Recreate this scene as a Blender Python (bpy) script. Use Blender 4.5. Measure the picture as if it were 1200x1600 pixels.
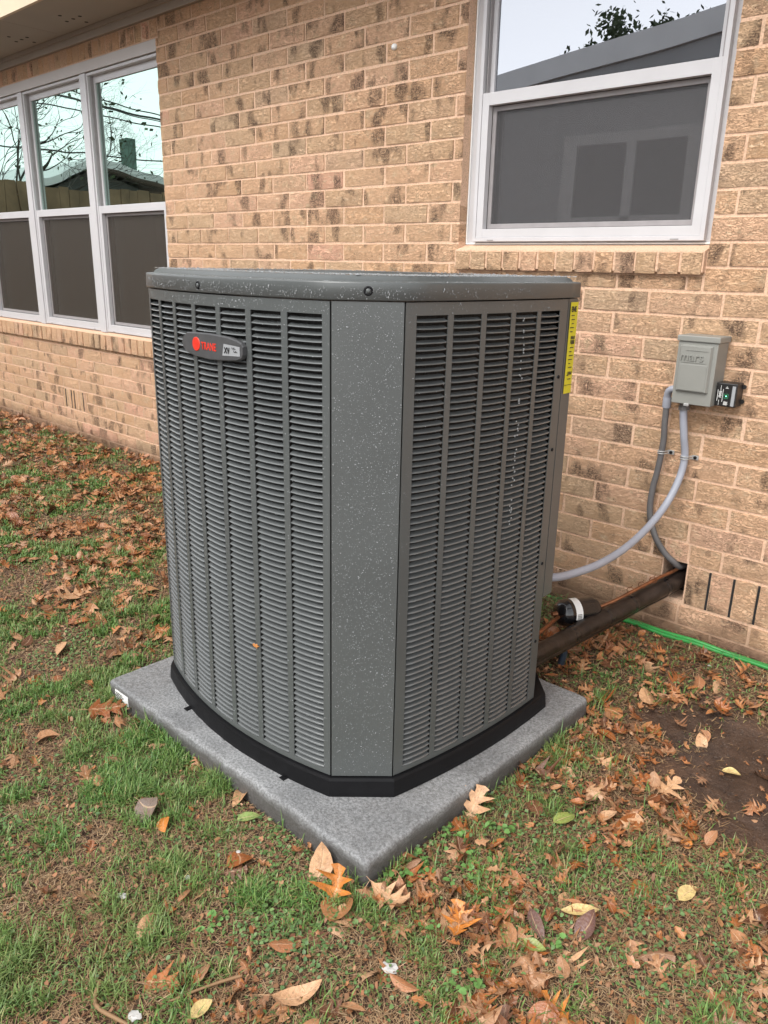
import bpy, bmesh, math, random
import numpy as np
from mathutils import Vector, Matrix
random.seed(7); RNG = np.random.default_rng(11)
for o in list(bpy.data.objects): bpy.data.objects.remove(o)
S = bpy.context.scene; C = S.collection
# ------------------------------------------------------------------ camera
CAM = Vector((0, -2.689, 1.344)); YAW, PIT, ROL, FPX = -0.746827, 0.306885, 0.020984, 1219.6
Fv = Vector((math.sin(YAW)*math.cos(PIT), math.cos(YAW)*math.cos(PIT), -math.sin(PIT)))
Rv = Vector((math.cos(YAW), -math.sin(YAW), 0)); Uv = Rv.cross(Fv)
R2 = Rv*math.cos(ROL)+Uv*math.sin(ROL); U2 = -Rv*math.sin(ROL)+Uv*math.cos(ROL)
cd = bpy.data.cameras.new('camera'); cam = bpy.data.objects.new('camera', cd); C.objects.link(cam)
cam.matrix_world = Matrix(((R2.x, U2.x, -Fv.x, CAM.x), (R2.y, U2.y, -Fv.y, CAM.y), (R2.z, U2.z, -Fv.z, CAM.z), (0, 0, 0, 1)))
cd.sensor_fit = 'VERTICAL'; cd.sensor_height = 36; cd.sensor_width = 27; cd.lens = FPX/1600*36
cd.clip_start = .05; cd.clip_end = 500
S.camera = cam
# ------------------------------------------------------------------ sky and sun
SUN_EL, SUN_AZ = math.radians(50), math.radians(182)      # azimuth measured clockwise from +y
W = bpy.data.worlds.new('World'); S.world = W; W.use_nodes = True
wn = W.node_tree.nodes; wl = W.node_tree.links; wn.clear()
sky = wn.new('ShaderNodeTexSky'); sky.sky_type = 'NISHITA'; sky.sun_disc = False
sky.sun_elevation = SUN_EL; sky.sun_rotation = SUN_AZ; sky.dust_density = .8; sky.air_density = 1.0; sky.ozone_density = 1
hs = wn.new('ShaderNodeHueSaturation'); hs.inputs['Saturation'].default_value = .10
bg = wn.new('ShaderNodeBackground'); bg.inputs['Strength'].default_value = .15
wo = wn.new('ShaderNodeOutputWorld')
wl.new(sky.outputs[0], hs.inputs['Color']); wl.new(hs.outputs[0], bg.inputs[0]); wl.new(bg.outputs[0], wo.inputs[0])
sd = bpy.data.lights.new('sun', 'SUN'); sd.energy = 1.2; sd.angle = math.radians(35); sd.color = (1, .96, .9)
sun = bpy.data.objects.new('sun', sd); C.objects.link(sun)
sdir = Vector((math.sin(SUN_AZ)*math.cos(SUN_EL), math.cos(SUN_AZ)*math.cos(SUN_EL), math.sin(SUN_EL)))
sun.rotation_euler = sdir.to_track_quat('Z', 'Y').to_euler(); sun.location = (0, -6, 8)
vs = S.view_settings; vs.view_transform = 'Standard'; vs.look = 'None'; vs.gamma = 1; vs.exposure = 1.3; vs.use_curve_mapping = False

# ------------------------------------------------------------------ helpers
def tag(o, label=None, cat=None, group=None, kind=None):
    if label: o['label'] = label
    if cat: o['category'] = cat
    if group: o['group'] = group
    if kind: o['kind'] = kind
    return o
def empty(name, loc, label=None, cat=None, group=None, parent=None):
    o = bpy.data.objects.new(name, None); o.empty_display_size = .05; C.objects.link(o); o.location = loc
    if parent: o.parent = parent; o.location = Vector(loc)
    return tag(o, label, cat, group)
def wpos(o):
    v = Vector(o.location)
    while o.parent: o = o.parent; v = v+Vector(o.location)
    return v
class MB:
    def __init__(s): s.v = []; s.f = []; s.sm = []
    def add(s, vs_, fs, smooth=False):
        n = len(s.v); s.v += [tuple(v) for v in vs_]; s.f += [tuple(i+n for i in f) for f in fs]; s.sm += [smooth]*len(fs)
    def box(s, x0, x1, y0, y1, z0, z1):
        s.add([(x0,y0,z0),(x1,y0,z0),(x1,y1,z0),(x0,y1,z0),(x0,y0,z1),(x1,y0,z1),(x1,y1,z1),(x0,y1,z1)],
              [(0,3,2,1),(4,5,6,7),(0,1,5,4),(1,2,6,5),(2,3,7,6),(3,0,4,7)])
    def bbox(s, x0, x1, y0, y1, z0, z1, b=.002):        # box with chamfered edges
        bm = bmesh.new(); bmesh.ops.create_cube(bm, size=1)
        for v in bm.verts: v.co = Vector((x0+(v.co.x+.5)*(x1-x0), y0+(v.co.y+.5)*(y1-y0), z0+(v.co.z+.5)*(z1-z0)))
        bmesh.ops.bevel(bm, geom=bm.edges[:], offset=b, segments=2, profile=.5, affect='EDGES')
        bm.verts.index_update()
        s.add([v.co for v in bm.verts], [[v.index for v in f.verts] for f in bm.faces]); bm.free()
    def tube(s, pts, r, n=8, caps=True, smooth=True, ridge=None):
        pts = [Vector(p) for p in pts]; rs = r if isinstance(r, (list, tuple)) else [r]*len(pts)
        up = Vector((0, 0, 1)); vv = []; ff = []
        t0 = (pts[1]-pts[0]).normalized(); a = t0.cross(up)
        if a.length < .1: a = t0.cross(Vector((1, 0, 0)))
        a.normalize()
        for i, p in enumerate(pts):
            t = (pts[min(i+1, len(pts)-1)]-pts[max(i-1, 0)]).normalized()
            a = (a-t*a.dot(t)).normalized(); b = t.cross(a)
            for k in range(n):
                q = 2*math.pi*k/n; vv.append(p+(a*math.cos(q)+b*math.sin(q))*rs[i])
        for i in range(len(pts)-1):
            for k in range(n): ff.append((i*n+k, i*n+(k+1) % n, (i+1)*n+(k+1) % n, (i+1)*n+k))
        s.add(vv, ff, smooth)
        if caps: s.add(vv[:n], [tuple(range(n))[::-1]]); s.add(vv[-n:], [tuple(range(n))])
    def lathe(s, p0, p1, prof, n=24, smooth=True):       # prof: (t 0..1 along axis, radius)
        p0, p1 = Vector(p0), Vector(p1); t = (p1-p0); L = t.length; t.normalize()
        a = t.cross(Vector((0, 0, 1)));
        if a.length < .1: a = t.cross(Vector((1, 0, 0)))
        a.normalize(); b = t.cross(a); vv = []; ff = []
        for (u, r) in prof:
            for k in range(n):
                q = 2*math.pi*k/n; vv.append(p0+t*L*u+(a*math.cos(q)+b*math.sin(q))*r)
        for i in range(len(prof)-1):
            for k in range(n): ff.append((i*n+k, i*n+(k+1) % n, (i+1)*n+(k+1) % n, (i+1)*n+k))
        s.add(vv, ff, smooth); s.add(vv[:n], [tuple(range(n))[::-1]]); s.add(vv[-n:], [tuple(range(n))])
    def build(s, name, mat, parent=None, kind=None, label=None):
        off = wpos(parent) if parent else Vector((0, 0, 0))
        me = bpy.data.meshes.new(name); me.from_pydata([(v[0]-off.x, v[1]-off.y, v[2]-off.z) for v in s.v], [], s.f)
        me.polygons.foreach_set('use_smooth', s.sm); me.materials.append(mat); me.update()
        o = bpy.data.objects.new(name, me); C.objects.link(o)
        if parent: o.parent = parent
        if kind: o['kind'] = kind
        if label: o['label'] = label
        return o
def fastmesh(name, V, F, mat, col=None, kind=None, parent=None, smooth=False):
    """V (n,3), F list of (m,k) index arrays"""
    me = bpy.data.meshes.new(name); V = np.asarray(V, np.float32)
    me.vertices.add(len(V)); me.vertices.foreach_set('co', V.ravel())
    loops = np.concatenate([f.ravel() for f in F]); tot = np.concatenate([np.full(len(f), f.shape[1]) for f in F])
    st = np.concatenate([[0], np.cumsum(tot)[:-1]])
    me.loops.add(len(loops)); me.loops.foreach_set('vertex_index', loops.astype(np.int32))
    me.polygons.add(len(tot)); me.polygons.foreach_set('loop_start', st.astype(np.int32))
    try: me.polygons.foreach_set('loop_total', tot.astype(np.int32))
    except Exception: pass
    me.polygons.foreach_set('use_smooth', np.full(len(tot), smooth))
    me.update(calc_edges=True); me.validate(); me.materials.append(mat)
    o = bpy.data.objects.new(name, me); C.objects.link(o)
    if kind: o['kind'] = kind
    if parent: o.parent = parent; o.matrix_parent_inverse = Matrix.Translation(-wpos(parent))
    return o
def spline(pts, n=8):
    P = [Vector(p) for p in pts]; out = []
    for i in range(len(P)-1):
        a, b, c, d = P[max(i-1, 0)], P[i], P[i+1], P[min(i+2, len(P)-1)]
        for k in range(n):
            t = k/n; out.append(.5*((2*b)+(c-a)*t+(2*a-5*b+4*c-d)*t*t+(3*b-a-3*c+d)*t**3))
    return out+[P[-1]]
def text_obj(name, body, mat, parent, origin, xdir, ydir, size, depth=.0006, align='LEFT', bold=0., stretch=1.):
    cu = bpy.data.curves.new(name, 'FONT'); cu.body = body; cu.size = 1; cu.extrude = depth/size/2; cu.offset = bold; cu.align_x = align; cu.resolution_u = 3
    t = bpy.data.objects.new('tmp', cu); C.objects.link(t)
    dg = bpy.context.evaluated_depsgraph_get(); me = bpy.data.meshes.new_from_object(t.evaluated_get(dg)); bpy.data.objects.remove(t)
    xd, yd = Vector(xdir).normalized(), Vector(ydir).normalized(); nd = xd.cross(yd); o3 = Vector(origin)-wpos(parent)
    for v in me.vertices: v.co = o3+xd*v.co.x*size*stretch+yd*v.co.y*size+nd*v.co.z*size
    me.materials.clear(); me.materials.append(mat); me.name = name
    o = bpy.data.objects.new(name, me); C.objects.link(o); o.parent = parent
    return o
def proj(P):
    d = np.asarray(P, float)-np.array(CAM); z = d@np.array(Fv)
    z = np.where(np.abs(z) < 1e-6, 1e-6, z)
    return 600+FPX*(d@np.array(R2))/z, 800-FPX*(d@np.array(U2))/z, z
# value noise
_tab = RNG.random((256, 256))
def vnoise(x, y):
    x = np.asarray(x, float); y = np.asarray(y, float)
    xi = np.floor(x).astype(int); yi = np.floor(y).astype(int); fx = x-xi; fy = y-yi
    fx = fx*fx*(3-2*fx); fy = fy*fy*(3-2*fy); g = lambda a, b: _tab[a % 256, b % 256]
    return (g(xi, yi)*(1-fx)+g(xi+1, yi)*fx)*(1-fy)+(g(xi, yi+1)*(1-fx)+g(xi+1, yi+1)*fx)*fy
def fbm(x, y, o=4):
    s = 0; a = .5; t = 0
    for i in range(o): s = s+a*vnoise(x*2**i+17*i, y*2**i+5*i); t += a; a *= .5
    return s/t
def sstep(a, b, x):
    t = np.clip((np.asarray(x, float)-a)/(b-a), 0, 1); return t*t*(3-2*t)
# ------------------------------------------------------------------ materials
def mat(name):
    m = bpy.data.materials.new(name); m.use_nodes = True; nt = m.node_tree; nt.nodes.clear()
    out = nt.nodes.new('ShaderNodeOutputMaterial'); p = nt.nodes.new('ShaderNodeBsdfPrincipled'); nt.links.new(p.outputs[0], out.inputs[0])
    return m, nt, p, out
class N:
    def __init__(s, nt): s.nt = nt
    def __call__(s, typ, **kw):
        n = s.nt.nodes.new(typ); ins = kw.pop('ins', {})
        for k, v in kw.items(): setattr(n, k, v)
        for k, v in ins.items():
            if isinstance(v, bpy.types.NodeSocket): s.nt.links.new(v, n.inputs[k])
            else: n.inputs[k].default_value = v
        return n
    def noise(s, vec, scale, detail=4, rough=.55, dist=0): return s('ShaderNodeTexNoise', ins={'Vector': vec, 'Scale': scale, 'Detail': detail, 'Roughness': rough, 'Distortion': dist}).outputs['Fac']
    def ramp(s, fac, stops):
        r = s('ShaderNodeValToRGB', ins={'Fac': fac}); cr = r.color_ramp
        while len(cr.elements) < len(stops): cr.elements.new(.5)
        for e, (p_, c) in zip(cr.elements, stops): e.position = p_; e.color = (*c, 1) if len(c) == 3 else c
        return r.outputs[0]
    def lin(s, fac, a, b): return s('ShaderNodeMapRange', ins={'Value': fac, 'From Min': a, 'From Max': b}).outputs[0]
    def mix(s, f, a, b, bt='MIX'):
        n = s.nt.nodes.new('ShaderNodeMix'); n.data_type = 'RGBA'; n.blend_type = bt
        for i, v in ((0, f), (6, a), (7, b)):
            if isinstance(v, bpy.types.NodeSocket): s.nt.links.new(v, n.inputs[i])
            else: n.inputs[i].default_value = v if i == 0 else ((*v, 1) if len(v) == 3 else v)
        return n.outputs[2]
    def math(s, op, a, b=0.):
        n = s.nt.nodes.new('ShaderNodeMath'); n.operation = op
        for i, v in ((0, a), (1, b)):
            if isinstance(v, bpy.types.NodeSocket): s.nt.links.new(v, n.inputs[i])
            else: n.inputs[i].default_value = v
        return n.outputs[0]
    def scale(s, vec, sx, sy, sz): return s('ShaderNodeMapping', ins={'Vector': vec, 'Scale': (sx, sy, sz)}).outputs[0]
    def bump(s, h, strength, dist): return s('ShaderNodeBump', ins={'Height': h, 'Strength': strength, 'Distance': dist}).outputs[0]
def setup(name):
    m, nt, p, out = mat(name); n = N(nt); geo = n('ShaderNodeNewGeometry'); return m, n, p, out, geo
def L(nt, a, b): nt.links.new(a, b)
def plain(name, col, rough=.5, var=.12, nscale=30, bump=0., bscale=200, metal=0., coat=0., spec=.5):
    m, n, p, out, geo = setup(name); pos = geo.outputs['Position']
    a = n.noise(pos, nscale); c = n.mix(n.lin(a, .3, .7), tuple(x*(1-var) for x in col), tuple(min(1, x*(1+var)) for x in col))
    L(n.nt, c, p.inputs['Base Color']); p.inputs['Roughness'].default_value = rough; p.inputs['Metallic'].default_value = metal
    p.inputs['Coat Weight'].default_value = coat; p.inputs['Specular IOR Level'].default_value = spec
    r = n.math('ADD', n.math('MULTIPLY', n.noise(pos, nscale*2), .25), rough-.12); L(n.nt, r, p.inputs['Roughness'])
    if bump: L(n.nt, n.bump(n.noise(pos, bscale, 3), bump, .002), p.inputs['Normal'])
    return m
# brick
def brick_mat(name, mul=1.0, horizontal=True):
    m, n, p, out, geo = setup(name); pos = geo.outputs['Position']
    oi = n('ShaderNodeObjectInfo').outputs['Random']; isl = geo.outputs['Random Per Island']
    rnd = n.math('FRACT', n.math('ADD', n.math('MULTIPLY', oi, 7.31), isl))
    off = n('ShaderNodeCombineXYZ', ins={'X': n.math('MULTIPLY', rnd, 37.), 'Y': n.math('MULTIPLY', rnd, 11.), 'Z': n.math('MULTIPLY', rnd, 53.)}).outputs[0]
    v = n('ShaderNodeVectorMath', operation='ADD', ins={0: pos, 1: off}).outputs[0]
    base = n.ramp(rnd, [(0, (.70, .43, .255)), (.25, (.77, .48, .30)), (.45, (.67, .44, .27)), (.6, (.80, .49, .33)), (.78, (.75, .475, .29)), (.9, (.62, .435, .28)), (1, (.82, .46, .32))])
    # soft tone clouds within a brick
    cl = n.noise(n.scale(v, 9, 9, 12), 1, 5, .6); base = n.mix(n.lin(cl, .28, .56), n.mix(.35, base, (.52, .32, .165)), base)
    pk = n.noise(v, 22, 3); base = n.mix(n.lin(pk, .56, .74), base, (.66, .46, .29))
    # pale dragged flakes and hairline cracks
    st = n.noise(n.scale(v, 26, 26, 120), 1, 5, .68, 1.2)
    base = n.mix(n.math('MULTIPLY', n.lin(st, .56, .64), .7), base, (.80, .60, .40))
    # dark sooty blotches made of fine scratches
    bl = n.noise(n.scale(v, 11, 11, 6), 1, 2, .5)
    bm_ = n.lin(bl, .555, .65)
    sc = n.noise(n.scale(v, 60, 60, 170), 1, 5, .75, 1.6); sc2 = n.noise(n.scale(v, 110, 110, 45), 1, 4, .7, 1.2)
    scm = n.math('MAXIMUM', n.lin(sc, .50, .56), n.lin(sc2, .54, .60))
    dk = n.math('MULTIPLY', bm_, scm)
    base = n.mix(n.math('MULTIPLY', bm_, .16), base, (.30, .19, .115))
    base = n.mix(n.math('MULTIPLY', dk, .86), base, (.10, .062, .046))
    cr = n.noise(n.scale(v, 28, 28, 95), 1, 6, .7, 2.5)      # long wavy drag marks
    crm = n.math('SUBTRACT', 1., n.lin(n.math('ABSOLUTE', n.math('SUBTRACT', cr, .5)), 0., .030))
    base = n.mix(n.math('MULTIPLY', crm, n.math('MULTIPLY', n.lin(cl, .40, .60), .75)), base, (.22, .12, .07))
    pit = n('ShaderNodeTexVoronoi', ins={'Vector': v, 'Scale': 75.}).outputs['Distance']
    pm = n.math('MULTIPLY', n.math('SUBTRACT', 1., n.lin(pit, .08, .17)), n.lin(n.noise(v, 30), .53, .6))
    base = n.mix(n.math('MULTIPLY', pm, .75), base, (.10, .06, .04))
    # rain-splashed soil on the lowest courses
    zz = n('ShaderNodeSeparateXYZ', ins={0: pos}).outputs[2]
    dm = n.math('MULTIPLY', n.math('SUBTRACT', 1., n.lin(n.math('ADD', zz, n.math('MULTIPLY', n.noise(pos, 7), -.14)), .0, .09)), .75)
    base = n.mix(dm, base, (.17, .095, .055))
    if mul != 1: base = n.mix(1., base, (mul, mul, mul), 'MULTIPLY')
    L(n.nt, base, p.inputs['Base Color']); p.inputs['Roughness'].default_value = .82; p.inputs['Specular IOR Level'].default_value = .3
    h = n.math('ADD', n.math('MULTIPLY', cr, .9), n.math('ADD', n.math('MULTIPLY', st, .7), n.math('ADD', n.math('MULTIPLY', dk, -.5), n.math('MULTIPLY', pm, -1.0))))
    h = n.math('ADD', h, n.math('MULTIPLY', crm, -.35)); h = n.math('ADD', h, n.math('MULTIPLY', n.noise(v, 230, 3), .35))
    L(n.nt, n.bump(h, 1., .006), p.inputs['Normal'])
    return m
M = {}
M['brick'] = brick_mat('brick')
def mortar_mat():
    m, n, p, out, geo = setup('mortar'); pos = geo.outputs['Position']
    c = n.mix(n.lin(n.noise(pos, 5, 4), .3, .7), (.64, .42, .285), (.73, .49, .34)); c = n.mix(n.lin(n.noise(pos, 160, 4), .45, .75), c, (.40, .27, .18))
    zz = n('ShaderNodeSeparateXYZ', ins={0: pos}).outputs[2]
    dm = n.math('MULTIPLY', n.math('SUBTRACT', 1., n.lin(n.math('ADD', zz, n.math('MULTIPLY', n.noise(pos, 7), -.14)), .0, .1)), .75)
    c = n.mix(dm, c, (.16, .09, .05))
    L(n.nt, c, p.inputs['Base Color']); p.inputs['Roughness'].default_value = .9
    L(n.nt, n.bump(n.noise(pos, 220, 4), .6, .003), p.inputs['Normal']); return m
M['mortar'] = mortar_mat()
M['vinyl'] = plain('white_vinyl', (.52, .51, .52), .35, .03, 8)
M['trim'] = plain('painted_trim', (.50, .47, .455), .55, .05, 6, .15, 90)
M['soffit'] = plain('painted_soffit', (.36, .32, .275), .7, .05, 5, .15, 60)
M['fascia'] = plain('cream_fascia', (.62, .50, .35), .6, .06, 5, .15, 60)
M['dark'] = plain('dark_void', (.012, .012, .012), .8, .1)
M['channel'] = plain('grey_channel', (.28, .26, .26), .5, .08, 20)
M['roomwall'] = plain('room_wall', (.22, .20, .18), .9, .08, 3)
M['shingle'] = plain('roof_shingle', (.10, .095, .09), .9, .25, 18, .4, 60)
# glass: coated pane; real reflection of the yard plus a dim look inside
def glass_mat(name, tint, f0, through):
    m, n, p, out, geo = setup(name); n.nt.nodes.remove(p)
    g = n('ShaderNodeBsdfGlossy', ins={'Color': (*tint, 1), 'Roughness': .0}); t = n('ShaderNodeBsdfTransparent', ins={'Color': (*through, 1)})
    w = n.noise(n.scale(geo.outputs['Position'], 1.3, 1.3, .9), 1, 1)
    L(n.nt, n.bump(w, .10 if 'grey' in name else .25, .02), g.inputs['Normal'])
    lw = n('ShaderNodeLayerWeight', ins={'Blend': .35}).outputs['Facing']
    f = n.math('ADD', f0, n.math('MULTIPLY', n.math('POWER', lw, 2.), 1-f0))
    mx = n('ShaderNodeMixShader', ins={0: f, 1: t.outputs[0], 2: g.outputs[0]}); L(n.nt, mx.outputs[0], out.inputs[0]); return m
M['glass_upper'] = glass_mat('grey_coated_glass_upper', (.70, .72, .77), .42, (.30, .30, .30))
M['glass_green'] = glass_mat('green_coated_glass', (.70, .90, .82), .48, (.25, .26, .25))
M['glass_grey'] = glass_mat('grey_coated_glass', (.74, .75, .80), .60, (.30, .30, .30))
def screen_mat(name, col, op):
    m, n, p, out, geo = setup(name); p.inputs['Base Color'].default_value = (*col, 1); p.inputs['Roughness'].default_value = .6
    w1 = n('ShaderNodeTexNoise', ins={'Vector': n.scale(geo.outputs['Position'], 40, 40, 1.2), 'Scale': 1.}).outputs['Fac']
    f = n.math('ADD', op-.04, n.math('MULTIPLY', w1, .08))
    t = n('ShaderNodeBsdfTransparent'); mx = n('ShaderNodeMixShader', ins={0: f, 1: t.outputs[0], 2: p.outputs[0]}); L(n.nt, mx.outputs[0], out.inputs[0]); return m
M['screen'] = screen_mat('insect_screen', (.062, .050, .040), .50)
M['screen_grey'] = screen_mat('insect_screen_grey', (.095, .092, .094), .36)
# metal of the unit
def metal_mat(name, col, rough):
    m, n, p, out, geo = setup(name); pos = geo.outputs['Position']
    a = n.noise(pos, 3, 4); sp = n.noise(pos, 700, 2, .7)
    c = n.mix(n.lin(a, .3, .7), tuple(x*.92 for x in col), tuple(x*1.08 for x in col)); c = n.mix(n.math('MULTIPLY', n.lin(sp, .55, .75), .35), c, tuple(min(1, x*1.8) for x in col))
    L(n.nt, c, p.inputs['Base Color']); p.inputs['Specular IOR Level'].default_value = .6
    r = n.math('ADD', rough-.12, n.math('MULTIPLY', n.noise(pos, 9, 4), .26)); L(n.nt, r, p.inputs['Roughness'])
    h = n.math('ADD', n.math('MULTIPLY', n.noise(pos, 420, 3), .5), n.math('MULTIPLY', n.noise(n.scale(pos, 1, 1, .4), 2.2, 2), 1.2))
    L(n.nt, n.bump(h, .22, .002), p.inputs['Normal']); return m
M['metal'] = metal_mat('grey_green_paint', (.080, .087, .086), .33)
M['slat'] = metal_mat('slat_paint', (.100, .107, .108), .18); M['slat'].node_tree.nodes['Principled BSDF'].inputs['Coat Weight'].default_value = .5; M['slat'].node_tree.nodes['Principled BSDF'].inputs['Coat Roughness'].default_value = .12
M['blackmetal'] = plain('black_base', (.006, .006, .007), .5, .2, 20, .2, 300, spec=.2)
def coil_mat():
    m, n, p, out, geo = setup('coil_fins'); pos = geo.outputs['Position']
    w = n.noise(n.scale(pos, 300, 300, 40), 1, 2); L(n.nt, n.ramp(w, [(.4, (.005, .005, .005)), (.7, (.022, .021, .020))]), p.inputs['Base Color']); p.inputs['Roughness'].default_value = .7; return m
M['coil'] = coil_mat()
def pad_mat():
    m, n, p, out, geo = setup('pad_composite'); pos = geo.outputs['Position']
    a = n.noise(pos, 150, 5, .8); b = n.noise(pos, 5, 6, .65); c = n.mix(n.lin(b, .3, .72), (.24, .245, .25), (.42, .425, .43))
    c = n.mix(n.lin(a, .40, .60), n.mix(1., c, (.42, .42, .42), 'MULTIPLY'), c)
    c = n.mix(n.math('MULTIPLY', n.lin(n.noise(pos, 900, 2), .6, .75), .5), c, (.42, .43, .44))
    zz = n('ShaderNodeSeparateXYZ', ins={0: pos}).outputs[2]        # muddy rim, with the shade of the slab sides painted into the colour
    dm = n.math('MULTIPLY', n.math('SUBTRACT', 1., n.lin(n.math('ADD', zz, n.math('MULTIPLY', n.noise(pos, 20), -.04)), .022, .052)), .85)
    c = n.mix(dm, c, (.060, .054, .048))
    L(n.nt, c, p.inputs['Base Color']); L(n.nt, n.math('ADD', .30, n.math('MULTIPLY', b, .45)), p.inputs['Roughness']); 
    h = n.math('ADD', a, n.math('MULTIPLY', n.noise(pos, 60, 3), .6)); L(n.nt, n.bump(h, .8, .004), p.inputs['Normal']); return m
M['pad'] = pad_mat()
def water_mat():
    m, n, p, out, geo = setup('rain_drop'); p.inputs['Base Color'].default_value = (1, 1, 1, 1); p.inputs['Transmission Weight'].default_value = .55
    p.inputs['Base Color'].default_value = (.46, .48, .49, 1); p.inputs['IOR'].default_value = 1.33; p.inputs['Roughness'].default_value = .08; p.inputs['Specular IOR Level'].default_value = .9; return m
M['water'] = water_mat()
M['box'] = plain('box_grey_paint', (.235, .235, .215), .42, .03, 10, .1, 300)
M['boxdark'] = plain('box_shadow_gap', (.10, .10, .095), .6)
M['pvc'] = plain('grey_pvc', (.30, .315, .365), .4, .05, 15)
M['pvcdark'] = plain('dark_grey_conduit', (.12, .115, .115), .5, .1, 25)
M['zinc'] = plain('zinc_clamp', (.42, .42, .41), .35, .1, 40, metal=.35)
M['black'] = plain('black_plastic', (.014, .013, .013), .4, .2, 30)
M['foam'] = plain('black_pipe_wrap', (.022, .015, .012), .36, .6, 22, 1., 45)
M['copper'] = plain('copper', (.27, .11, .05), .5, .35, 30, metal=.7)
M['gloss_black'] = plain('glossy_black_paint', (.008, .008, .009), .22, .2, 30, coat=.4)
M['white'] = plain('white_print', (.78, .78, .76), .5, .03)
M['scrap'] = plain('damp_paper', (.50, .49, .47), .7, .2, 60, .5, 120)
M['greyplate'] = plain('grey_plate', (.30, .31, .32), .4, .03)
M['red'] = plain('red_enamel', (.62, .035, .018), .4, .06)
M['yellow'] = plain('yellow_sticker', (.62, .56, .02), .45, .05)
M['ink'] = plain('black_print', (.02, .02, .02), .5)
M['hose'] = plain('green_hose', (.03, .24, .05), .33, .15, 12)
M['bluetube'] = plain('blue_black_tube', (.02, .03, .045), .35, .2)
M['bark'] = plain('bark', (.075, .065, .055), .9, .3, 14, .6, 40)
M['farfoliage'] = plain('far_foliage', (.06, .085, .04), .8, .3, 3)
M['fence'] = plain('fence_cedar', (.25, .17, .105), .8, .3, 4, .4, 40)
M['houseA'] = plain('neighbour_siding', (.12, .125, .12), .8, .1, 2)
M['houseB'] = plain('pale_siding', (.40, .41, .42), .8, .06, 2)
M['chimney'] = plain('chimney_render', (.10, .16, .13), .8, .1, 3)
M['gutter'] = plain('pale_gutter', (.80, .82, .83), .5, .05, 3)
def led():
    m, n, p, out, geo = setup('green_led'); p.inputs['Emission Color'].default_value = (.15, 1, .45, 1); p.inputs['Emission Strength'].default_value = 1.5; p.inputs['Base Color'].default_value = (.1, .6, .3, 1); return m
M['led'] = led()
def blade_mat(name, stops, patch, rough=.45):
    m, n, p, out, geo = setup(name); pos = geo.outputs['Position']; c = n.ramp(geo.outputs['Random Per Island'], stops)
    c = n.mix(n.math('MULTIPLY', n.lin(n.noise(pos, 2.6, 3), .42, .66), .45), c, patch)
    L(n.nt, c, p.inputs['Base Color']); p.inputs['Roughness'].default_value = rough; p.inputs['Specular IOR Level'].default_value = .45
    return m
def leaf_mat(name, stops, rough=.34, transl=.15):
    m, n, p, out, geo = setup(name); pos = geo.outputs['Position']
    oi = n('ShaderNodeObjectInfo').outputs['Random']; rnd = n.math('FRACT', n.math('ADD', n.math('MULTIPLY', oi, 5.17), geo.outputs['Random Per Island']))
    c = n.ramp(rnd, stops)
    c = n.mix(n.math('MULTIPLY', n.lin(n.noise(pos, 55, 5, .65), .42, .66), .42), c, (.15, .065, .028))
    c = n.mix(n.math('MULTIPLY', n.lin(n.noise(pos, 130, 3), .60, .72), .5), c, (.06, .03, .018))
    te = n('ShaderNodeSeparateColor', ins={0: n('ShaderNodeAttribute', attribute_name='leaf_te').outputs['Color']})
    mid = n.math('SUBTRACT', 1., n.lin(te.outputs[1], .04, .10)); vn_ = n.math('ABSOLUTE', n.math('SINE', n.math('MULTIPLY', n.math('SUBTRACT', te.outputs[0], n.math('MULTIPLY', te.outputs[1], .16)), 26.)))
    vein = n.math('MAXIMUM', mid, n.math('MULTIPLY', n.math('SUBTRACT', 1., n.lin(vn_, .06, .20)), .6))
    c = n.mix(n.math('MULTIPLY', vein, .45), c, (.62, .42, .26) if transl > .1 else (.1, .05, .02))
    c = n.mix(n.math('MULTIPLY', geo.outputs['Backfacing'], .35), c, (.42, .25, .15))
    L(n.nt, c, p.inputs['Base Color']); L(n.nt, n.math('ADD', rough-.1, n.math('MULTIPLY', rnd, .3)), p.inputs['Roughness']); p.inputs['Specular IOR Level'].default_value = .5
    L(n.nt, n.bump(n.math('ADD', n.noise(pos, 120, 4), n.math('MULTIPLY', vein, -.4)), .8, .003), p.inputs['Normal']); return m
TAN = [(0, (.37, .135, .04)), (.15, (.46, .21, .085)), (.3, (.35, .105, .024)), (.45, (.17, .053, .018)), (.6, (.49, .255, .12)), (.75, (.43, .145, .034)), (.88, (.09, .035, .017)), (1, (.40, .185, .083))]
M['leaf'] = leaf_mat('dry_leaf', TAN)
M['crumb'] = blade_mat('leaf_crumb', [(0, (.26, .105, .04)), (.3, (.36, .17, .08)), (.55, (.14, .06, .03)), (.8, (.42, .24, .13)), (1, (.30, .115, .04))], (.20, .085, .04), .6)
M['leaf_tan'] = leaf_mat('tan_leaf', [(0, (.34, .15, .06)), (1, (.42, .21, .10))])
M['leaf_rust'] = leaf_mat('rust_leaf', [(0, (.30, .085, .018)), (1, (.38, .125, .03))])
M['leaf_dark'] = leaf_mat('dark_leaf', [(0, (.09, .036, .018)), (1, (.17, .065, .03))])
M['leaf_orange'] = leaf_mat('orange_leaf', [(0, (.60, .20, .03)), (1, (.56, .22, .05))])
M['leaf_yellow'] = leaf_mat('yellow_leaf', [(0, (.62, .48, .20)), (1, (.58, .44, .18))])
M['leaf_pale'] = leaf_mat('pale_tan_leaf', [(0, (.58, .33, .17)), (1, (.54, .32, .18))])
M['leaf_grey'] = leaf_mat('grey_leaf', [(0, (.19, .15, .12)), (1, (.17, .13, .11))])
M['leaf_purple'] = leaf_mat('purple_brown_leaf', [(0, (.16, .085, .075)), (1, (.15, .09, .08))])
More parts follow.
